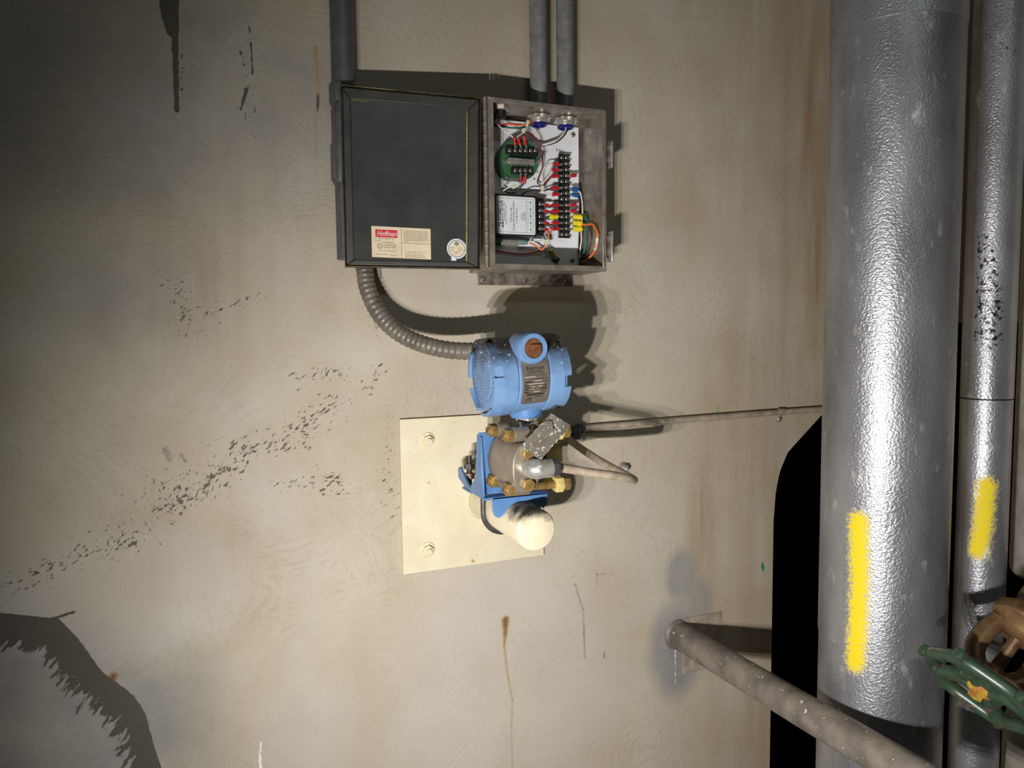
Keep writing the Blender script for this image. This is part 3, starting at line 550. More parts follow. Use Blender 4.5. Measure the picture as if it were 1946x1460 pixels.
# ------------------------------------------------------------------ inside the box
def terminal_screws(parent, pts, ax, r, name='terminal_screw'):
    s0 = None
    for p in pts:
        if s0 is None: s0 = obj(name, screw_mb(p, ax, r, r*.6), ['screw', 'black_print'], parent); off = np.array(s0.location)+worldloc(parent)-np.asarray(p)
        else: again(s0, np.asarray(p)+off, parent)
# green round module
GD = .046; gc = W(988.5, 302.5, GD); gr = .0335
gm = thing('transmitter_module', gc-YW*(GD-PD), 'round green module with two black screw terminal strips in the steel box', 'electronic module')
mb = MB(); n = 48; prof = []
for i in range(n):
    a = 2*math.pi*i/n; x, z = gr*math.cos(a), gr*math.sin(a); prof.append((x, max(z, -gr*.90)))
mb.rings([[(gc[0]+x*k, -d_, gc[2]+z*k) for x, z in prof] for d_, k in ((PD, .97), (GD-.001, 1.), (GD, .975))]); obj('module_body', mb, 'green_mod', gm)
def pxbox(x0, y0, x1, y1, d0, d1):
    a, b_ = W(x0, y0, d1), W(x1, y1, d1); return MB().box(((a[0]+b_[0])/2, -(d0+d1)/2, (a[2]+b_[2])/2), (abs(b_[0]-a[0])/2, (d1-d0)/2, abs(b_[2]-a[2])/2))
for (x0, y0, x1, y1), sxs, sy in (((962, 276.5, 1023, 297), (969, 979.5, 989.3, 999.2, 1008.5, 1017.5), 286), ((973, 317, 1013, 333), (979.5, 989.3, 998.8, 1008.3), 324)):
    b0 = pxbox(x0, y0, x1, y1, GD, GD+.006); ts = obj('terminal_strip', b0, 'black_plastic', gm, .0005)
    for i, sxx in enumerate(sxs[:-1]):
        c_ = W((sxx+sxs[i+1])/2, (y0+y1)/2, GD+.009); obj('barrier', MB().box((c_[0], -(GD+.0075), c_[2]), (.0006, .003, .006)), 'black_plastic', ts)
    terminal_screws(ts, [W(x, sy, GD+.006) for x in sxs], YW, .0029)
lp = obj('label_bar', pxbox(966, 298.5, 1017, 314, GD, GD+.010), 'zinc', gm, .001)
mb = MB()
for i in range(3): mb.box(W(991, 301.5+i*4.4, GD+.0102), ((.017, .0001, .00025)))
mb.box(W(1013.5, 301.5, GD+.0102), (.0014, .0001, .001)); obj('label_print', mb, 'dark_print', lp, flat=True)
for px in (960.5, 1022): obj('post', MB().lathe(W(px, 307.5, GD), YW, [(0, .0036), (.006, .0036), (.010, .0025)], 14), 'screw', gm)
for px, py in ((963.5, 337), (1015, 340)): obj('module_screw', screw_mb(W(px, py, GD), YW, .0018, .001), ['screw', 'black_print'], gm)
# power supply
SD = .044; ps = thing('power_supply', W(980, 408, PD), 'black power supply block with white printed label in the steel box', 'power supply')
a, b_ = W(936, 367, SD), W(1021, 449.5, SD)
obj('supply_case', MB().box(((a[0]+b_[0])/2, -(PD+SD)/2, (a[2]+b_[2])/2), (abs(b_[0]-a[0])/2, (SD-PD)/2, abs(a[2]-b_[2])/2)), 'black_plastic', ps, .001)
L0, L1, L2 = W(943, 371.5, SD), W(1016.5, 374, SD), W(943.5, 444, SD)
lw, lh = L1[0]-L0[0], L0[2]-L2[2]
def lq(u, v, h=.0004): return np.array([L0[0]+lw*u, -SD-h, L0[2]-lh*v])
mb = MB(); n = 6; rp = []
for cu, cv, a0 in ((.95, .05, 0), (.05, .05, 90), (.05, .95, 180), (.95, .95, 270)):
    for i in range(n+1): t_ = math.radians(a0+90*i/n); rp.append(lq(cu+.05*math.cos(t_), cv-.05*math.sin(t_), .0002))
mb.prism(rp, YW*.0004, 0)
def lrect(u0, v0, u1, v1, mi=1): mb.add([lq(u0, v0, .0008), lq(u1, v0, .0008), lq(u1, v1, .0008), lq(u0, v1, .0008)], [(0, 1, 2, 3)], mi)
for r_ in ((.02, .05, .955, .056), (.02, .945, .955, .951), (.02, .05, .026, .951), (.949, .05, .955, .951), (.765, .05, .771, .951)): lrect(*r_)
for i in range(1, 5): lrect(.768, .05+i*.18, .952, .055+i*.18)
def ltext(tx, u, v0, v1, size): mb.text(tx, lq(u, v1, .0009), ZW, -XW, size*lw, 1, fit=(v1-v0)*lh)   # reads upwards
ltext('EOMEGA', .165, .13, .66, .17); ltext('ENGINEERING, INC.', .215, .15, .66, .045); ltext('STAMFORD, CT  USA 1-800-TC-OMEGA', .255, .24, .76, .035)
ltext('PSS-D15B', .39, .31, .68, .062); ltext('DUAL POWER SUPPLY', .46, .11, .90, .062); ltext('±15V @ 100mA', .53, .30, .72, .05); ltext('INPUT', .66, .43, .60, .04); ltext('115 VAC', .70, .41, .63, .04); ltext('50/60Hz', .74, .41, .64, .04)
c_ = lq(.105, .755, .0009); R_ = lw*.055                    # omega sign lying on its side
for i in range(22):
    a = math.radians(-240+300*i/22); b_ = math.radians(-240+300*(i+1)/22); f_ = lambda t_, r_: c_+ZW*math.sin(t_-math.pi/2+math.radians(90))*0+(-XW*math.sin(t_)+ZW*math.cos(t_))*r_
    mb.add([f_(a-math.pi/2+math.radians(90)+math.radians(90), R_), f_(b_+math.radians(90), R_), f_(b_+math.radians(90), R_*.62), f_(a+math.radians(90), R_*.62)], [(0, 1, 2, 3)], 1)
for s_ in (-1, 1): mb.box(c_+XW*R_*1.05+ZW*s_*R_*.85, (R_*.2, .0001, R_*.5), None, 1)
for i in range(5):
    mb.box(lq(.81, .14+i*.18, .0009), (.0003, .0001, .0012), None, 1); mb.box(lq(.88, .14+i*.18, .0009), (.0006, .0001, .0026), None, 1)
obj('supply_label', mb, ['white_label', 'black_print'], ps, flat=True)
ts = obj('terminal_strip', pxbox(1020, 376, 1034, 449, PD, SD-.010), 'black_plastic', ps, .0005)
ys = [388, 400, 411.5, 423, 434.5]
for y0 in [382, 394, 405.7, 417, 429, 441]: obj('barrier', MB().box(W(1027, y0, SD-.0075), (.0055, .003, .0006)), 'black_plastic', ts)
terminal_screws(ts, [W(1027, y, SD-.010) for y in ys], YW, .0033)
# terminal block TB1
TD = .0225; tb = thing('terminal_block', W(1072, 372, PD), 'long black barrier terminal block of fourteen rows on the white panel', 'terminal block')
yr = [300+11.23*i for i in range(14)]; xl = lambda y: 1068+(y-300)*.006; xr2 = lambda y: 1076.8+(y-300)*.004
obj('block_body', pxbox(1063, 295.5, 1082, 450.5, PD, TD-.003), 'black_plastic', tb, .0005)
f0 = None
for i in range(15):
    p_ = W(1072.3, 294.6+11.2*i, TD)
    if f0 is None: f0 = obj('barrier', MB().box(p_, (.0105, .0025, .0009)), 'black_plastic', tb)
    else: again(f0, p_, tb)
terminal_screws(tb, [W(f(y), y, TD-.003) for y in yr for f in (xl, xr2)], YW, .0031)
# fuse holder
fh = thing('fuse_holder', W(970, 460, PD), 'clear in-line fuse holder below the power supply', 'fuse holder')
obj('clip', pxbox(953, 454.5, 988, 466.5, PD, .026), 'zinc', fh, .0015); obj('fuse_tube', MB().cyl(W(946, 460, .022), W(989, 460.5, .022), .0034, 16), 'white_label', fh)
obj('cap', MB().lathe(W(988, 460.5, .028), XW, [(0, .0042), (.008, .0042), (.014, .0028)], 16), 'teal_plastic', fh); obj('cap', MB().lathe(W(952, 460.5, .028), -XW, [(0, .0042), (.008, .0042), (.010, .0028)], 16), 'green_mod', fh)
# wires: (colour, points (x, y, depth), radius, crimps [(colour, p0, p1)], label)
Gw = 'wires inside the steel box'
def crimp_mb(p0, p1, r):
    p0, p1 = np.asarray(p0), np.asarray(p1); L_ = np.linalg.norm(p1-p0); return MB().lathe(p0, p1-p0, [(0, r*.55), (L_*.06, r*.95), (L_*.45, r), (L_*.55, r*.82), (L_*.92, r*.9), (L_, r*.6)], 12)
def wire(col, pts, r, crimps, label):
    P_ = catmull([W(*p) for p in pts], 7); root = thing('wire', P_[0], label, 'wire', Gw)
    obj('insulation', MB().tube(P_, r, 8), 'w_'+col, root, smooth=80)
    for cc, a, b_, rr in crimps:
        s_ = obj('crimp_sleeve', crimp_mb(W(*a), W(*b_), rr), cc+'_plastic', root)
        e_ = W(*b_); d = nrm(e_-W(*a)); obj('crimp_tongue', MB().box(e_+d*.0022, (.0026, .0016, .0004), [d, nrm(np.cross(YW, d)), YW]), 'screw', s_)
    return root
g1 = GD+.009
wire('orange', [(1018, 227, .036), (1010, 232, .042), (1000, 235.5, .048), (988, 238, .05), (973, 237, .05), (950, 236, .046)], .0013, [], 'orange wire running left from the first bushing')
wire('green', [(1021, 229, .036), (1010, 237, .043), (991, 242.5, .047), (972, 243, .047), (950, 240, .044)], .0013, [], 'green wire running left from the first bushing')
wire('red', [(1023, 229, .038), (1006, 236, .045), (985, 236, .047), (970, 235, .05), (948, 237, .047)], .0011, [], 'red wire bundled with the orange wire below the first bushing')
wire('black', [(962, 240, .045), (950, 239, .046), (936, 240, .04), (930, 250, .03)], .0022, [], 'black wire bundle end in the upper left corner of the box')
wire('black', [(958, 205, .05), (947, 212, .06), (941, 224, .06), (936, 238, .045)], .0018, [], 'black wire beside the knockout plug in the upper left corner')
wire('white', [(938, 232, .044), (948, 239, .05), (961, 251, .055), (975, 261, .057)], .0011, [('red', (977, 261.5, .058), (979, 276, g1), .0028)], 'white wire to the first red crimp on the green module')
wire('white', [(997, 249, .05), (990, 255.5, .054), (984, 259.5, .056), (983, 262, .057)], .0011, [('red', (984, 262, .058), (988.7, 276, g1), .0028)], 'white wire to the second red crimp on the green module')
wire('dkred', [(995, 251, .05), (995.5, 255, .054), (996, 259, .056)], .0011, [('red', (995.5, 258.5, .058), (999, 276, g1), .0028)], 'dark red wire to the third red crimp on the green module')
wire('dkred', [(994, 249.5, .05), (1008, 253.5, .046), (1019, 265, .042), (1026, 279, .040), (1030.5, 296, .036), (1030, 320, .028), (1022, 342, .022), (1023, 349, .024), (1031, 353, .026), (1041, 344, .028), (1048, 336, .03)], .0012, [('red', (1048, 335, .031), (1062, 334.5, .031), .0032)], 'dark red wire curving round the green module to the terminal block')
wire('white', [(1076, 235, .034), (1073.5, 250, .036), (1058, 267, .036), (1041, 273.5, .033), (1027, 276, .026)], .0012, [], 'white wire from the second bushing to the green module')
wire('black', [(1079, 235, .034), (1076, 252, .034), (1061, 268, .034), (1043, 275, .031), (1027, 277, .024)], .0012, [], 'black wire beside the white one from the second bushing')
wire('white', [(1051, 310.5, .031), (1044, 311, .034), (1036, 316, .036), (1030, 331, .034), (1030, 352, .03)], .0010, [('red', (1050.5, 310.8, .031), (1063, 312.5, .031), .0032)], 'white wire looping from the topmost red crimp of the terminal block')
wire('white', [(1049, 322, .031), (1046, 325, .033), (1042, 334, .034), (1034, 345, .032), (1030, 353, .03)], .0010, [('red', (1048.5, 322, .031), (1062, 323.3, .031), .0032)], 'white wire from the second red crimp of the terminal block')
wire('black', [(1048, 357, .031), (1037, 362, .032), (1029, 362.5, .032), (1011, 361, .03), (997, 366, .026), (990, 372, .02)], .0011, [('red', (1047.5, 357, .031), (1062, 357.5, .031), .0032)], 'black wire from the terminal block passing above the power supply')
wire('white', [(1050, 369.5, .031), (1040, 368, .032), (1031, 365, .032), (1029, 358, .03)], .0011, [('red', (1049, 369.5, .031), (1062, 369, .031), .0032)], 'white wire leaving the fifth red crimp of the terminal block')
wire('white', [(988.5, 346, GD+.006), (978, 354, .05), (965, 357, .048), (956, 363, .046)], .0011, [('red', (988.8, 348, GD+.006), (989.5, 335, g1), .0028)], 'white wire from the lower left red crimp of the green module')
wire('black', [(997, 347, .05), (993, 352, .04), (978, 366, .03), (965, 366, .03), (955, 360, .034)], .0011, [('red', (996.5, 349, GD+.004), (998.5, 335, g1), .0028)], 'black wire from the lower right red crimp of the green module')
for (ya, yb, lb, cl) in ((389, 390, 'upper', 'red'), (401, 401.5, 'second', 'red'), (423.5, 423.5, 'third', 'white'), (435.5, 435, 'lowest', 'white')):
    wire(cl, [(1038.5, ya+1.5, .034), (1044, (ya+yb)/2+1, .036), (1050, yb, .032)], .0011, [('red', (1043 if ya < 430 else 1042, ya+1, .035), (1033, ya, SD-.007), .0024), ('red', (1048.5, yb, .031), (1063, yb, .031), .0032)], lb+' short wire between the power supply and the terminal block')
wire('green', [(1036, 414, .034), (1040, 412, .034), (1045, 411.5, .033)], .0012, [('yellow', (1044, 412, .033), (1060, 412, .032), .0046)], 'short green wire with a yellow crimp left of the terminal block')
for y, lb in ((334.5, 'topmost short red crimped wire stub right of the terminal block'), (390, 'middle short red crimped wire stub right of the terminal block'), (401.7, 'lowest short red crimped wire stub right of the terminal block')):
    wire('dkred', [(1093, y-1, .029), (1096, y-1, .027)], .0009, [('red', (1095, y-1.2, .029), (1082, y, .031), .0032)], lb)
wire('white', [(1098, 361, .03), (1103, 368, .028), (1106, 383, .03), (1107, 400, .032), (1106, 420, .03)], .0012, [('blue', (1099, 361, .031), (1087, 358.5, .031), .0038)], 'white wire from the upper blue crimp')
wire('black', [(1098, 371, .03), (1100.5, 380, .022), (1101, 400, .018), (1101, 440, .018), (1100, 475, .018), (1103, 494, .02)], .0012, [('blue', (1099, 372, .031), (1087, 369.5, .031), .0038)], 'black wire from the lower blue crimp down the panel edge')
wire('green', [(1104, 412, .031), (1111, 408, .040), (1116, 416, .048), (1116, 437, .048), (1113, 465, .044), (1107, 487, .034), (1102, 496, .022)], .0021, [('yellow', (1106, 412.5, .031), (1089, 412, .031), .0048)], 'thick dark green wire arching down from the top right yellow crimp')
wire('orange', [(1104, 425.5, .031), (1114, 427.5, .045), (1126, 426.5, .065), (1135, 441, .080), (1135, 455, .080), (1130, 476, .074), (1118, 492, .052), (1107, 498, .030)], .0019, [('yellow', (1106, 425, .031), (1089, 423.5, .031), .0048)], 'thick orange wire arching down from the middle yellow crimp')
wire('white', [(1104, 435.5, .03), (1104.5, 445, .026), (1105, 456, .024), (1103, 470, .022), (1102, 490, .02)], .0013, [('yellow', (1106, 435.5, .031), (1089, 435, .031), .0048)], 'white wire dropping from the lowest yellow crimp')
wire('brown', [(1106, 430, .030), (1119, 431, .052), (1124, 447, .062), (1120, 472, .055), (1110, 494, .036)], .0018, [], 'thick dark brown wire arching between the green and orange ones')
slv = catmull([W(1135.2, 452, .080), W(1133.8, 464, .078), W(1130.6, 475, .0745)], 6)
tag(obj('wire_marker', MB().tube(slv, .0026, 12), 'nylon', smooth=80), 'white marker sleeve on the thick orange wire', 'marker')
wire('orange', [(1047, 436, .034), (1043, 444, .036), (1041, 458, .036), (1037, 466, .034), (1029.5, 474.5, .030), (1019, 467, .028), (1007, 462, .028)], .0014, [], 'orange wire from the terminal block down to the fuse holder')
wire('red', [(1041, 438, .034), (1041.5, 450, .036), (1039.5, 463, .034), (1030, 475, .026), (1025, 477, .022), (1008, 482, .019), (985, 483, .018), (960, 479.5, .018), (938, 476, .018)], .0012, [], 'red wire running down and left along the bottom of the panel')
wire('green', [(1034, 449, .028), (1037, 457, .03), (1042, 468, .026), (1045, 475, .024)], .0013, [('olive', (1044, 474, .024), (1054, 489.5, .022), .0044)], 'green ground wire with olive crimp on the ground stud')
wire('white', [(1034, 452, .026), (1027, 458, .028), (1015, 458, .028), (1007, 460, .028)], .0011, [], 'white wire between the tie and the fuse holder')
def tie(px, py, dep, w, h, ang, label):
    p = W(px, py, dep); k = .00073; a = math.radians(ang); u = XW*math.cos(a)+ZW*math.sin(a); v = -XW*math.sin(a)+ZW*math.cos(a)
    r_ = thing('cable_tie', p, label, 'cable tie', 'cable ties in the steel box')
    obj('band', MB().box(p, (w*k/2, .0030, h*k/2), [u, YW, v]), 'nylon', r_, .0006); obj('head', MB().box(p+v*h*k*.3+YW*.003, (w*k*.7, .0014, w*k*.7), [u, YW, v]), 'nylon', r_, .0004)
for a in ((1001.5, 236, .048, 5, 12, -5, 'cable tie round the orange and green wires'), (994.5, 250, .052, 5, 8, 30, 'cable tie just above the red crimps of the green module'), (1016, 256, .044, 5, 8, 35, 'cable tie on the dark red wire above the green module'),
          (1029.5, 360, .031, 6, 11, 0, 'cable tie between the green module and the power supply'), (975.5, 355.5, .050, 5, 8, 15, 'cable tie on the white wire under the green module'), (1038.5, 462, .034, 9, 6, 10, 'cable tie on the orange and red wires beside the fuse holder')): tie(*a)
# ------------------------------------------------------------------ cream mounting plate with its pipe stub
SX, SZ, SR_, SL = .4205, -.2862, .0300, .222
pl_ = thing('mounting_bracket', (.405, 0, ZC-.27), 'square cream painted wall plate with a capped pipe stub', 'bracket')
obj('plate', MB().span(.2795, .5305, .001, .0075, -.3972, -.1440), 'cream', pl_, .0006)
for px, py in ((812, 836.5), (812, 1044.5)):
    p_ = W(px, py, .0075)
    bo = obj('anchor_washer', MB().lathe(p_, YW, [(0, .0125), (.0018, .0125), (.0024, .0118)], 28), 'cream', pl_)
    obj('anchor_nut', MB().lathe(p_+YW*.0024, YW, [(0, .0088), (.0055, .0088), (.0065, .0078)], 6, ph=.3), 'cream', bo); obj('anchor_bolt', MB().cyl(p_+YW*.0088, p_+YW*.0135, .0040, 14), 'cream', bo)
obj('pipe_stub', MB().lathe((SX, -.0075, ZC+SZ), YW, [(0, SR_+.005), (.002, SR_+.004), (.006, SR_), (SL-.0105, SR_), (SL-.0085, SR_-.001), (SL-.0075, SR_-.003)], 64), 'cream_stub', pl_, origin=(SX, 0, ZC+SZ))
# ------------------------------------------------------------------ blue bracket and U-bolt
bk = thing('transmitter_bracket', (.42, -.15, ZC+SZ+SR_), 'light blue bent steel bracket seated on the cream pipe stub', 'bracket')
AD = .153
def bz(px, py, d): return W(px, py, d)
a0, a1 = W(905, 823, AD), W(917, 941, AD); ax0, az1, az0 = .3600, a0[2], a1[2]
obj('upright_plate', MB().box(((ax0+.472)/2, -AD, (az1+az0)/2), ((.472-ax0)/2, .0018, (az1-az0)/2)), 'blue', bk, .0012)
BXs = .3605
def sp_(px, py): return plane(px, py, (BXs, 0, 0), XW)
poly = [sp_(*p) for p in ((912, 830), (906, 826), (904, 875), (903, 905), (893, 928), (885, 912), (874, 887), (870, 890), (871, 908), (884, 927), (896, 935), (918, 946))]
obj('side_plate', MB().prism(poly, XW*.0036), 'blue', bk, .0006)
CD = .170; poly = []
zt = ZC+SZ+SR_+.0045
pts = [(.3745, zt+.006), (.3745, zt-.012), (.3775, zt-.0215), (.384, zt-.0255), (.390, zt-.022)]
for i in range(13): t_ = math.radians(150-120*i/12); pts.append((SX+.0312*math.cos(t_), ZC+SZ+.0312*math.sin(t_)))
pts += [(.4515, zt-.014), (.4555, zt-.017), (.4615, zt-.014), (.4625, zt-.004), (.4625, zt+.006)]
obj('saddle_plate', MB().prism([(x, -CD, z) for x, z in pts], -YW*.0036), 'blue', bk, .0006)
obj('base_plate', MB().box(((.362+.4625)/2, -(AD+CD)/2+.02, zt+.0045), ((.4625-.362)/2, (CD-AD)/2+.020, .0018)), 'blue', bk, .0008)
obj('tab', MB().prism([sp_(878, 925), sp_(893, 934), sp_(893, 938), sp_(878, 929)], XW*.012), 'blue', bk, .0006)
UD = .096; ur = SR_+.0042
ub = thing('u_bolt', (SX, -UD, ZC+SZ), 'dark chromed U-bolt round the cream pipe stub', 'u-bolt')
up = [(SX-ur, -UD, ZC+SZ+.045)]+[(SX+ur*math.cos(math.radians(180+i*10)), -UD, ZC+SZ+ur*math.sin(math.radians(180+i*10))) for i in range(19)]+[(SX+ur, -UD, ZC+SZ+.045)]
obj('bent_rod', MB().tube(up, .0040, 12), 'nut_grey', ub)
st = W(892, 905, .075)
obj('threaded_end', MB().cyl(st-ZW*.02, st+ZW*.032, .0042, 14), 'module', ub); obj('nut', MB().lathe(st-ZW*.004, ZW, [(0, .0085), (.009, .0085)], 6), 'bronze', ub); obj('lock_nut', MB().lathe(st+ZW*.012, ZW, [(0, .0080), (.008, .0080)], 6), 'module', ub)
# ------------------------------------------------------------------ pressure transmitter
roll = math.radians(3.2); TA = np.array([math.cos(roll), 0, math.sin(roll)]); TU = np.array([-math.sin(roll), 0, math.cos(roll)])
TC = np.array([.4065, -.200, ZC-.0655]); HR = .0545
tr = thing('pressure_transmitter', TC-TU*.16, 'blue pressure transmitter with round end caps and grey steel flanges', 'transmitter')
obj('housing_body', MB().lathe(TC-TA*.0225, TA, [(0, HR-.0018), (.001, HR-.0008), (.044, HR-.0008), (.045, HR-.0018)], 64), 'blue_housing', tr, origin=TC)
for sgn in (-1, 1):
    ax = TA*sgn; p0 = TC+ax*.0232; L_ = .0355 if sgn < 0 else .0325
    mb = MB(); mb.lathe(p0, ax, [(0, HR-.0015), (.0015, HR+.0002), (.021, HR+.0006), (.0215, HR-.003), (L_-.006, HR-.004), (L_-.0045, HR-.006), (L_-.0045, .030), (L_-.0035, .029), (L_-.0035, .0001)], 64)
    u, w = frame(ax); K = 6
    cp = obj('end_cap', mb, 'blue_housing', tr, origin=TC)
    for k in range(K):                                      # castellated rim
        a0 = 2*math.pi*k/K+.35; a1 = a0+2*math.pi/K-math.radians(17); nseg = 10; rs = []
        for i in range(nseg+1):
            a = a0+(a1-a0)*i/nseg; d = u*math.cos(a)+w*math.sin(a)
            rs.append([p0+ax*.019+d*(HR+.0004), p0+ax*(L_-.0008)+d*(HR-.0004), p0+ax*L_+d*(HR-.0018), p0+ax*L_+d*(HR-.0052), p0+ax*.019+d*(HR-.0065)])
        m2 = MB(); m2.rings(rs); obj('rim_lug', m2, 'blue_housing', cp, origin=TC)
    if sgn < 0:
        m2 = MB()
        for i in range(34):
            if i in (7, 8, 16, 24, 25): continue
            a = 2*math.pi*i/34; d = u*math.cos(a)+w*math.sin(a); e_ = -u*math.sin(a)+w*math.cos(a); m2.box(p0+ax*(L_-.0042)+d*.0365, (.0021, .0013, .0007), [d, e_, ax])
        d = nrm(u*.35+w*.94); e_ = np.cross(ax, d)
        for i in range(11): m2.box(p0+ax*(L_-.0032)+d*(i-5)*.0045+e_*(.0007*(i % 2)), (.0015, .0024, .0006), [d, e_, ax])
        obj('raised_lettering', m2, 'blue_housing', cp, origin=TC)
# conduit boss with rusty plug on the front, and the rear entry
bp = W(1014.5, 662, .261); bpz = bp[2]
obj('conduit_boss', MB().lathe((bp[0], -.222, bpz), YW, [(0, .0225), (.024, .0220), (.037, .0212), (.0395, .0195), (.0395, .0136), (.032, .0132)], 40), 'blue_clean', tr, origin=TC)
pgp = obj('entry_plug', MB().lathe((bp[0]+.0006, -.2545, bpz), YW, [(0, .0132), (.0048, .0132), (.0056, .0122)], 32), 'rust_plug', tr)
obj('plug_square', MB().box((bp[0]+.003, -.2612, bpz-.001), (.0078, .0024, .0064)), 'rust_plug', pgp, .001)
obj('conduit_boss', MB().lathe((.4087, -.20, ZC-.045), -YW, [(0, .021), (.030, .0195), (.046, .018)], 32), 'blue_housing', tr, origin=TC)
# nameplate wrapped on the body
def onbody(s_, phi, r_): return TC+TA*s_+(YW*math.cos(phi)+TU*math.sin(phi))*r_
mb = MB(); n = 14; f0_, f1_ = math.radians(23), math.radians(-43); sw2 = .0198; cxs = .0005
rows = []
for i in range(n+1):
    ph = f0_+(f1_-f0_)*i/n; ww = sw2*(1 if 0 < i < n else .88); rows.append([onbody(cxs-ww, ph, HR+.0006), onbody(cxs+ww, ph, HR+.0006)])
for i in range(n): mb.add(rows[i]+rows[i+1], [(0, 1, 3, 2)], 0)
arc = (f0_-f1_)*HR
def nline(tx, v, s0, s1, size, mi):
    ph = f0_+(f1_-f0_)*v; o_ = onbody(s0, ph, HR+.0010); V_ = -YW*math.sin(ph)+TU*math.cos(ph); mb.text(tx, o_, TA, V_, size, mi, fit=s1-s0)
def nbar(v, s0, s1, h, mi):
    ph = f0_+(f1_-f0_)*v; V_ = -YW*math.sin(ph)+TU*math.cos(ph); o_ = onbody(0, ph, HR+.0009); mb.add([o_+TA*s0+V_*h, o_+TA*s1+V_*h, o_+TA*s1-V_*h, o_+TA*s0-V_*h], [(0, 1, 2, 3)], mi)
nline('Rosemount', .20, -.0130, .0130, .0075, 1); nline('PRESSURE TRANSMITTER', .245, -.010, .010, .0026, 1); nline('MEASUREMENT CONTROL', .285, -.013, .013, .0024, 1)
for v, w0 in ((.32, .02), (.40, .018), (.47, .018), (.53, .018), (.59, .018), (.65, .018), (.70, .018)): nbar(v, -.017, .017, .00022, 1)
for v, s0, s1 in ((.345, -.017, .000), (.44, -.002, .009), (.50, -.010, .012), (.56, -.006, -.002), (.56, .004, .009), (.62, -.006, -.003), (.68, -.003, .007)): nbar(v, s0, s1, .00045, 2)
for v, s0, s1 in ((.45, -.0165, -.006), (.51, -.0165, -.013), (.56, -.0165, -.010), (.56, .013, .016), (.62, -.0165, -.010), (.62, .008, .016), (.68, -.0165, -.010)): nbar(v, s0, s1, .0006, 1)
nbar(.745, -.013, .013, .0010, 1); nbar(.80, 0, .012, .0005, 1); nbar(.84, -.010, -.004, .0005, 1); nbar(.88, -.014, -.004, .0004, 1)
npl = obj('nameplate', mb, ['nameplate', 'black_print', 'stamp_print'], tr, flat=True)
obj('plate_rivet', MB().lathe(onbody(.0005, f0_-.06, HR+.0006), YW, [(0, .0020), (.0012, .0016), (.0016, .0004)], 12), 'screw', npl)
obj('plate_rivet', MB().lathe(onbody(.0005, f1_+.10, HR+.0006), nrm(YW*.8-TU*.6), [(0, .0020), (.0012, .0016), (.0016, .0004)], 12), 'screw', npl)
# neck
nb = TC-TU*.0475+TA*.006
obj('neck_collar', MB().lathe(nb+TU*.004, -TU, [(0, .026), (.013, .0235), (.0175, .0225)], 10, ph=.3), 'blue', tr, .001, origin=TC)
obj('neck_nut', MB().lathe(nb-TU*.0135, -TU, [(0, .0165), (.0052, .0165)], 6, ph=.25), 'zinc', tr, .0006)
obj('neck_stem', MB().lathe(nb-TU*.0187, -TU, [(0, .0095), (.003, .0112), (.008, .0105), (.013, .0085), (.030, .0085)], 24), 'zinc', tr)
# sensor module and process flanges
MZ = W(1004, 893, .258)[2]; MX = .4135
obj('sensor_module', MB().lathe((MX-.016, -.200, MZ+.004), XW, [(0, .040), (.003, .042), (.029, .042), (.032, .040)], 48), 'module', tr)
def oval(cx, cz, a, b_, n=36, pw=2.3): return [(cx+a*math.copysign(abs(math.cos(t_))**(2/pw), math.cos(t_)), cz+b_*math.copysign(abs(math.sin(t_))**(2/pw), math.sin(t_))) for t_ in [2*math.pi*i/n for i in range(n)]]
fl_x = {-1: .3935, 1: .4435}
stud = {}
for nm, px, py, d_ in (('ub', 936, 818, .172), ('uf', 966, 827, .232), ('lb', 935, 914, .172), ('lf', 963, 930, .232)):
    p_ = W(px, py, d_); stud[nm] = (p_[1], p_[2])
for sgn in (-1, 1):
    cx = fl_x[sgn]; m_ = MB()
    m_.rings([[(x, -d_, z) for x, z in oval(cx, MZ, a*.0225, b_*.0345)] for d_, a, b_ in ((.162, .97, .97), (.164, 1.03, 1.02), (.192, 1.03, 1.02), (.197, .95, .97), (.226 if sgn < 0 else .215, .95, .97), (.2275 if sgn < 0 else .2165, .92, .95))])
    fl = obj('process_flange', m_, 'flange' if sgn < 0 else 'brass_light', tr, smooth=30)
    for k, (y, z) in stud.items():
        if sgn > 0: obj('jam_nut', MB().lathe((.444, y, z), XW, [(0, .0108), (.001, .0118), (.0115, .0118), (.0125, .0108)], 6, ph=.1), 'brass_light', fl, .0003); continue
        obj('bolt_ear', MB().lathe((cx-.0125 if sgn < 0 else cx-.010, y, z), XW, [(0, .0095), (.001, .0105), (.022, .0105), (.023, .0095)], 24), 'flange', fl)
    if sgn > 0: continue
    m_ = MB(); m_.rings([[(x, -d_, z) for x, z in oval(cx+.001*0, MZ, a*.0215, b_*.034)] for d_, a, b_ in ((.2275, .94, .95), (.229, 1.0, 1.0), (.2485, 1.0, 1.0), (.2505, .95, .97), (.2515, .88, .92))])
    ad = obj('flange_adapter', m_, 'flange', tr, smooth=30)
    for s2 in (-1, 1):
        hb = obj('adapter_bolt', MB().lathe((cx+.0010, -.2515, MZ+s2*.0215), YW, [(0, .0095), (.0065, .0095), (.0075, .0082)], 6, ph=.2), 'brass', tr, .0004)
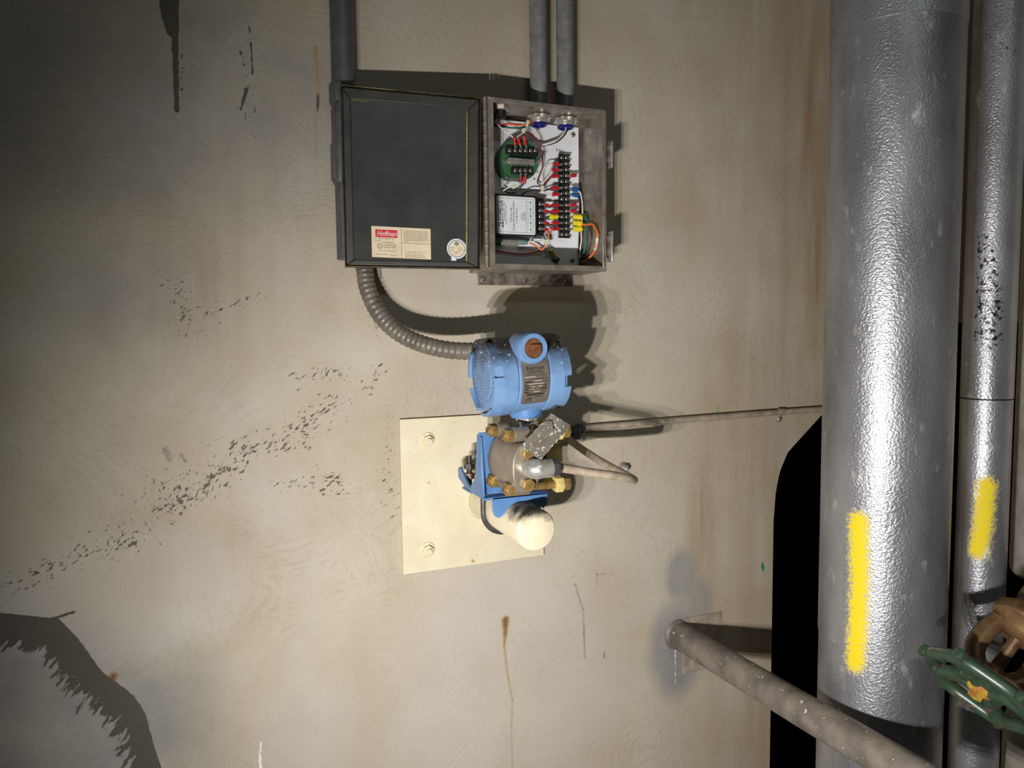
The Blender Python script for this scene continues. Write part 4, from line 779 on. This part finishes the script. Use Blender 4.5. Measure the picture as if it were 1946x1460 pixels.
for k, (y, z) in stud.items():
    s0 = obj('stud', MB().cyl((.366, y, z), (.4625, y, z), .0055, 16), 'brass', tr)
    obj('stud_nut', MB().lathe((.3690, y, z), XW, [(0, .0083), (.0012, .0098), (.0115, .0098), (.0125, .0090)], 6, ph=.3), 'brass', s0, .0003)
    obj('stud_hole', MB().cyl((.3655, y, z), (.3662, y, z), .0038, 12), 'bronze', s0)
    obj('stud_head', MB().lathe((.4575, y, z), XW, [(0, .0095), (.009, .0095), (.010, .0085)], 6, ph=.1), 'brass', s0, .0003)
# ------------------------------------------------------------------ impulse tube, elbow and wall run
EZ = W(1012, 893, .272)[2]; EXc = W(1014, 893, .272)[0]
tu = thing('impulse_tube', (EXc, -.27, EZ), 'bent steel impulse tube looping from the flange elbow back to the wall', 'tube')
mb = MB(); R_ = .0125; pe = []
for i in range(9): a = math.radians(90*i/8); pe.append((EXc+.012*(1-math.cos(a)), -(.258+.012*math.sin(a)), EZ))
pe = [(EXc, -.2515, EZ)]+pe+[(EXc+.026, -.270, EZ)]
obj('elbow', MB().tube(pe, R_, 16, 0, lambda i: .0140 if 3 < i < 9 else .0130), 'zinc', tu, smooth=40)
obj('tube_nut', MB().lathe((EXc+.0255, -.270, EZ), XW, [(0, .0115), (.0015, .0128), (.010, .0125), (.0135, .0095), (.016, .0078)], 8, ph=.2), 'nut_grey', tu, smooth=20)
U_ = np.array([.578, -.030, ZC-.158])
tpts = [(EXc+.036, -.270, EZ), W(1120, 898, .270), W(1165, 904, .270), W(1190, 908.5, .266), W(1202, 912, .254), W(1203, 911, .235), W(1185, 901, .208), W(1150, 882, .155), W(1112, 858, .092), W(1086, 839, .046), W(1078, 831, .030)]
obj('bent_tube', MB().tube(catmull(tpts, 8), .0062, 14), 'tube', tu, smooth=70)
wt = thing('wall_tube', U_, 'thin level tube running along the wall from the union to the clad pipe', 'tube')
obj('union', MB().box(W(1091, 822, .022), (.0085, .012, .0115)), 'nut_grey', wt, .002)
obj('union_nut', MB().lathe(W(1098, 816, .013), XW, [(0, .010), (.009, .010), (.012, .0075)], 6), 'nut_grey', wt, .0005)
wp = [W(1096, 815, .009), W(1180, 808, .009), W(1320, 796, .009), W(1484, 783.5, .009), W(1600, 775, .009), (1.34, -.009, W(1600, 775, .009)[2])]
obj('straight_tube', MB().tube(catmull(wp, 6), .0058, 14), 'tube_wall', wt, smooth=70)
cl = thing('tube_clamp', W(1486, 790, 0), 'small one-screw clamp holding the thin tube to the wall', 'clamp')
cp_ = W(1484, 783.5, .009)
mb = MB(); ys = []
for i in range(9): a = math.radians(-90+200*i/8); ys.append((math.cos(a)*.0076, math.sin(a)*.0076))
mb.rings([[(cp_[0]+dx, cp_[1]-y_*r_, cp_[2]+z_*r_) for y_, z_ in ys for r_ in (1,)]+[(cp_[0]+dx, cp_[1]-y_*.84, cp_[2]+z_*.84) for y_, z_ in reversed(ys)] for dx in (-.0065, .0065)])
obj('strap', mb, 'tube_wall', cl); obj('foot', MB().box((cp_[0], -.0022, cp_[2]-.0135), (.0065, .0012, .0075)), 'tube_wall', cl, .0006); obj('clamp_screw', screw_mb((cp_[0]+.001, -.0034, cp_[2]-.0145), YW, .0046, .003), ['screw', 'dark_print'], cl)
# zinc anchor ring on the wall, wire and tag
an = W(1180, 889, 0); r_ = thing('anchor_clip', an, 'small bright zinc anchor sticking out of the wall above the tube bend', 'anchor')
obj('stem', MB().cyl(an, an+YW*.022, .0028, 12), 'zinc', r_); obj('washer', MB().lathe(an+YW*.006, YW, [(0, .0095), (.0015, .0095)], 20), 'zinc', r_); obj('ring_head', MB().lathe(an+YW*.012, YW, [(0, .0075), (.006, .0075), (.008, .005)], 6), 'zinc', r_)
TDp = .268; tg = thing('metal_tag', W(1037, 830, TDp), 'tilted grey metal tag spattered with white paint, hung on the transmitter', 'tag')
tc4 = [W(x, y, d_) for x, y, d_ in ((1047.7, 785.5, .262), (1085, 809, .262), (1027.5, 874.5, .274), (988.5, 848.5, .274))]
obj('tag_plate', MB().prism(tc4, -YW*.0010), 'tagmetal', tg)
for px, py in ((1051, 815), (1023.5, 844.5)): obj('tag_hole', MB().cyl(W(px, py, TDp+.0012), W(px, py, TDp+.0002), .0016, 12), 'black_print', tg)
obj('tie_wire', MB().tube(catmull([W(1051, 815, .270), W(1044, 807, .276), W(1030, 806, .274), W(1024, 809, .266), W(1010, 804, .235), (TC[0]+.008, -.209, nb[2]-.035)], 8), .0006, 6), 'zinc', tg)
# ------------------------------------------------------------------ handrail
rx, rz, rr_ = .8145, -.5915, .0255
hr = thing('handrail', (rx, 0, ZC+rz), 'dusty grey pipe handrail coming out of the wall at lower right', 'handrail')
obj('rail_pipe', MB().tube([(rx-.001, -.001, ZC+rz-.002), (rx, -.006, ZC+rz-.001), (rx, -.012, ZC+rz), (rx, -.30, ZC+rz+.007), (rx-.001, -.60, ZC+rz+.018), (rx-.001, -.95, ZC+rz+.032)], rr_, 40), 'rail', hr)
q0, q1 = W(1301, 1172, .002), W(1371, 1162.5, .002)
obj('wall_flange', MB().box((q1[0]-.045, -.0015, q1[2]-.055), (.045, .0013, .055)), 'tube_wall', hr, .0004)
obj('weld_bead', MB().lathe((rx, -.0025, ZC+rz), YW, [(0, rr_+.004), (.003, rr_+.0025), (.006, rr_)], 40), 'rail', hr)
# ------------------------------------------------------------------ bronze valve with green handwheel
def CW(px, py, z): return CAM+RM.T@np.array([(px-CC[0])/F*z, (py-CC[1])/F*z, z])
VZ = .90; hc = CW(1862, 1311, VZ); k = VZ/F
vd = nrm(RM@(hc-CAM)); nimg = nrm(np.array([-.59, .805, 0])-vd*np.dot([-.59, .805, 0], vd)); tl = math.radians(19)
VN = nrm(RM.T@(nimg*math.cos(tl)-vd*math.sin(tl)))         # from the valve out to the wheel
VMj = nrm(np.cross(RM.T@vd, VN)); VMn = nrm(np.cross(VN, VMj))
va = thing('gate_valve', hc-VN*.16, 'weathered bronze gate valve with a green scalloped handwheel at right edge', 'valve')
RW = 92*k; pts = []
m_ = MB(); ring = []
for i in range(72):
    a = 2*math.pi*i/72; rr = RW*(1+.035*math.cos(6*a)); ring.append(hc+(VMj*math.cos(a)+VMn*math.sin(a))*rr)
rs = []
for i in range(72):
    d = nrm(ring[i]-hc); rs.append([ring[i]+(d*math.cos(t_)+VN*math.sin(t_))*.0085 for t_ in [2*math.pi*j/12 for j in range(12)]])
m_.rings(rs, closed=True); wh = obj('handwheel', m_, 'wheel', va)
for i in range(6):
    a = 2*math.pi*i/6; p_ = hc+(VMj*math.cos(a)+VMn*math.sin(a))*RW*1.17; obj('rim_knob', MB().lathe(p_-VN*.008, VN, [(0, .002), (.002, .0062), (.008, .0080), (.014, .0062), (.016, .002)], 14), 'wheel', wh)
for i in range(4):
    a = 2*math.pi*(i+.35)/4; d = VMj*math.cos(a)+VMn*math.sin(a); obj('spoke', MB().tube([hc+d*RW*.15-VN*.004, hc+d*RW*.5-VN*.005, hc+d*RW*.98], .0088, 10), 'wheel', wh)
obj('web', MB().lathe(hc-VN*.006, VN, [(0, RW*.42), (.001, RW*.46), (.006, RW*.46), (.007, RW*.42)], 32), 'wheel', wh)
obj('hub', MB().lathe(hc-VN*.014, VN, [(0, .016), (.012, .017), (.018, .013), (.020, .008)], 24), 'wheel_hub', wh)
obj('stem_nut', MB().lathe(hc+VN*.004, VN, [(0, .009), (.008, .009)], 6), 'wheel_hub', wh)
def ax_(t_): return hc-VN*t_
m_ = MB(); n = 60
m_.lathe(ax_(.086), VN, [(i*.0014, .0075 if i % 2 else .0064) for i in range(n)], 16); obj('stem', m_, 'bronze', va)
YV = nrm(VMj)
for s_ in (-1, 1):
    pp = [ax_(.020)+YV*s_*.006, ax_(.028)+YV*s_*.020, ax_(.045)+YV*s_*.030, ax_(.070)+YV*s_*.030, ax_(.092)+YV*s_*.026]
    obj('yoke_arm', MB().tube(catmull(pp, 6), .0120, 12), 'bronze', va)
obj('yoke_hub', MB().lathe(ax_(.034), VN, [(0, .012), (.006, .017), (.016, .016), (.018, .012)], 20), 'bronze', va)
obj('bonnet', MB().lathe(ax_(.118), VN, [(0, .038), (.004, .041), (.018, .041), (.022, .034), (.032, .026), (.038, .017)], 8), 'bronze', va, .002)
obj('body', MB().lathe(ax_(.185), VN, [(0, .020), (.012, .027), (.045, .027), (.069, .022)], 24), 'bronze', va)
e_ = ax_(.165); obj('branch_pipe', MB().tube([e_, e_+XW*.05, np.array([e_[0]+.16, e_[1], e_[2]])], .020, 20), 'bronze', va)
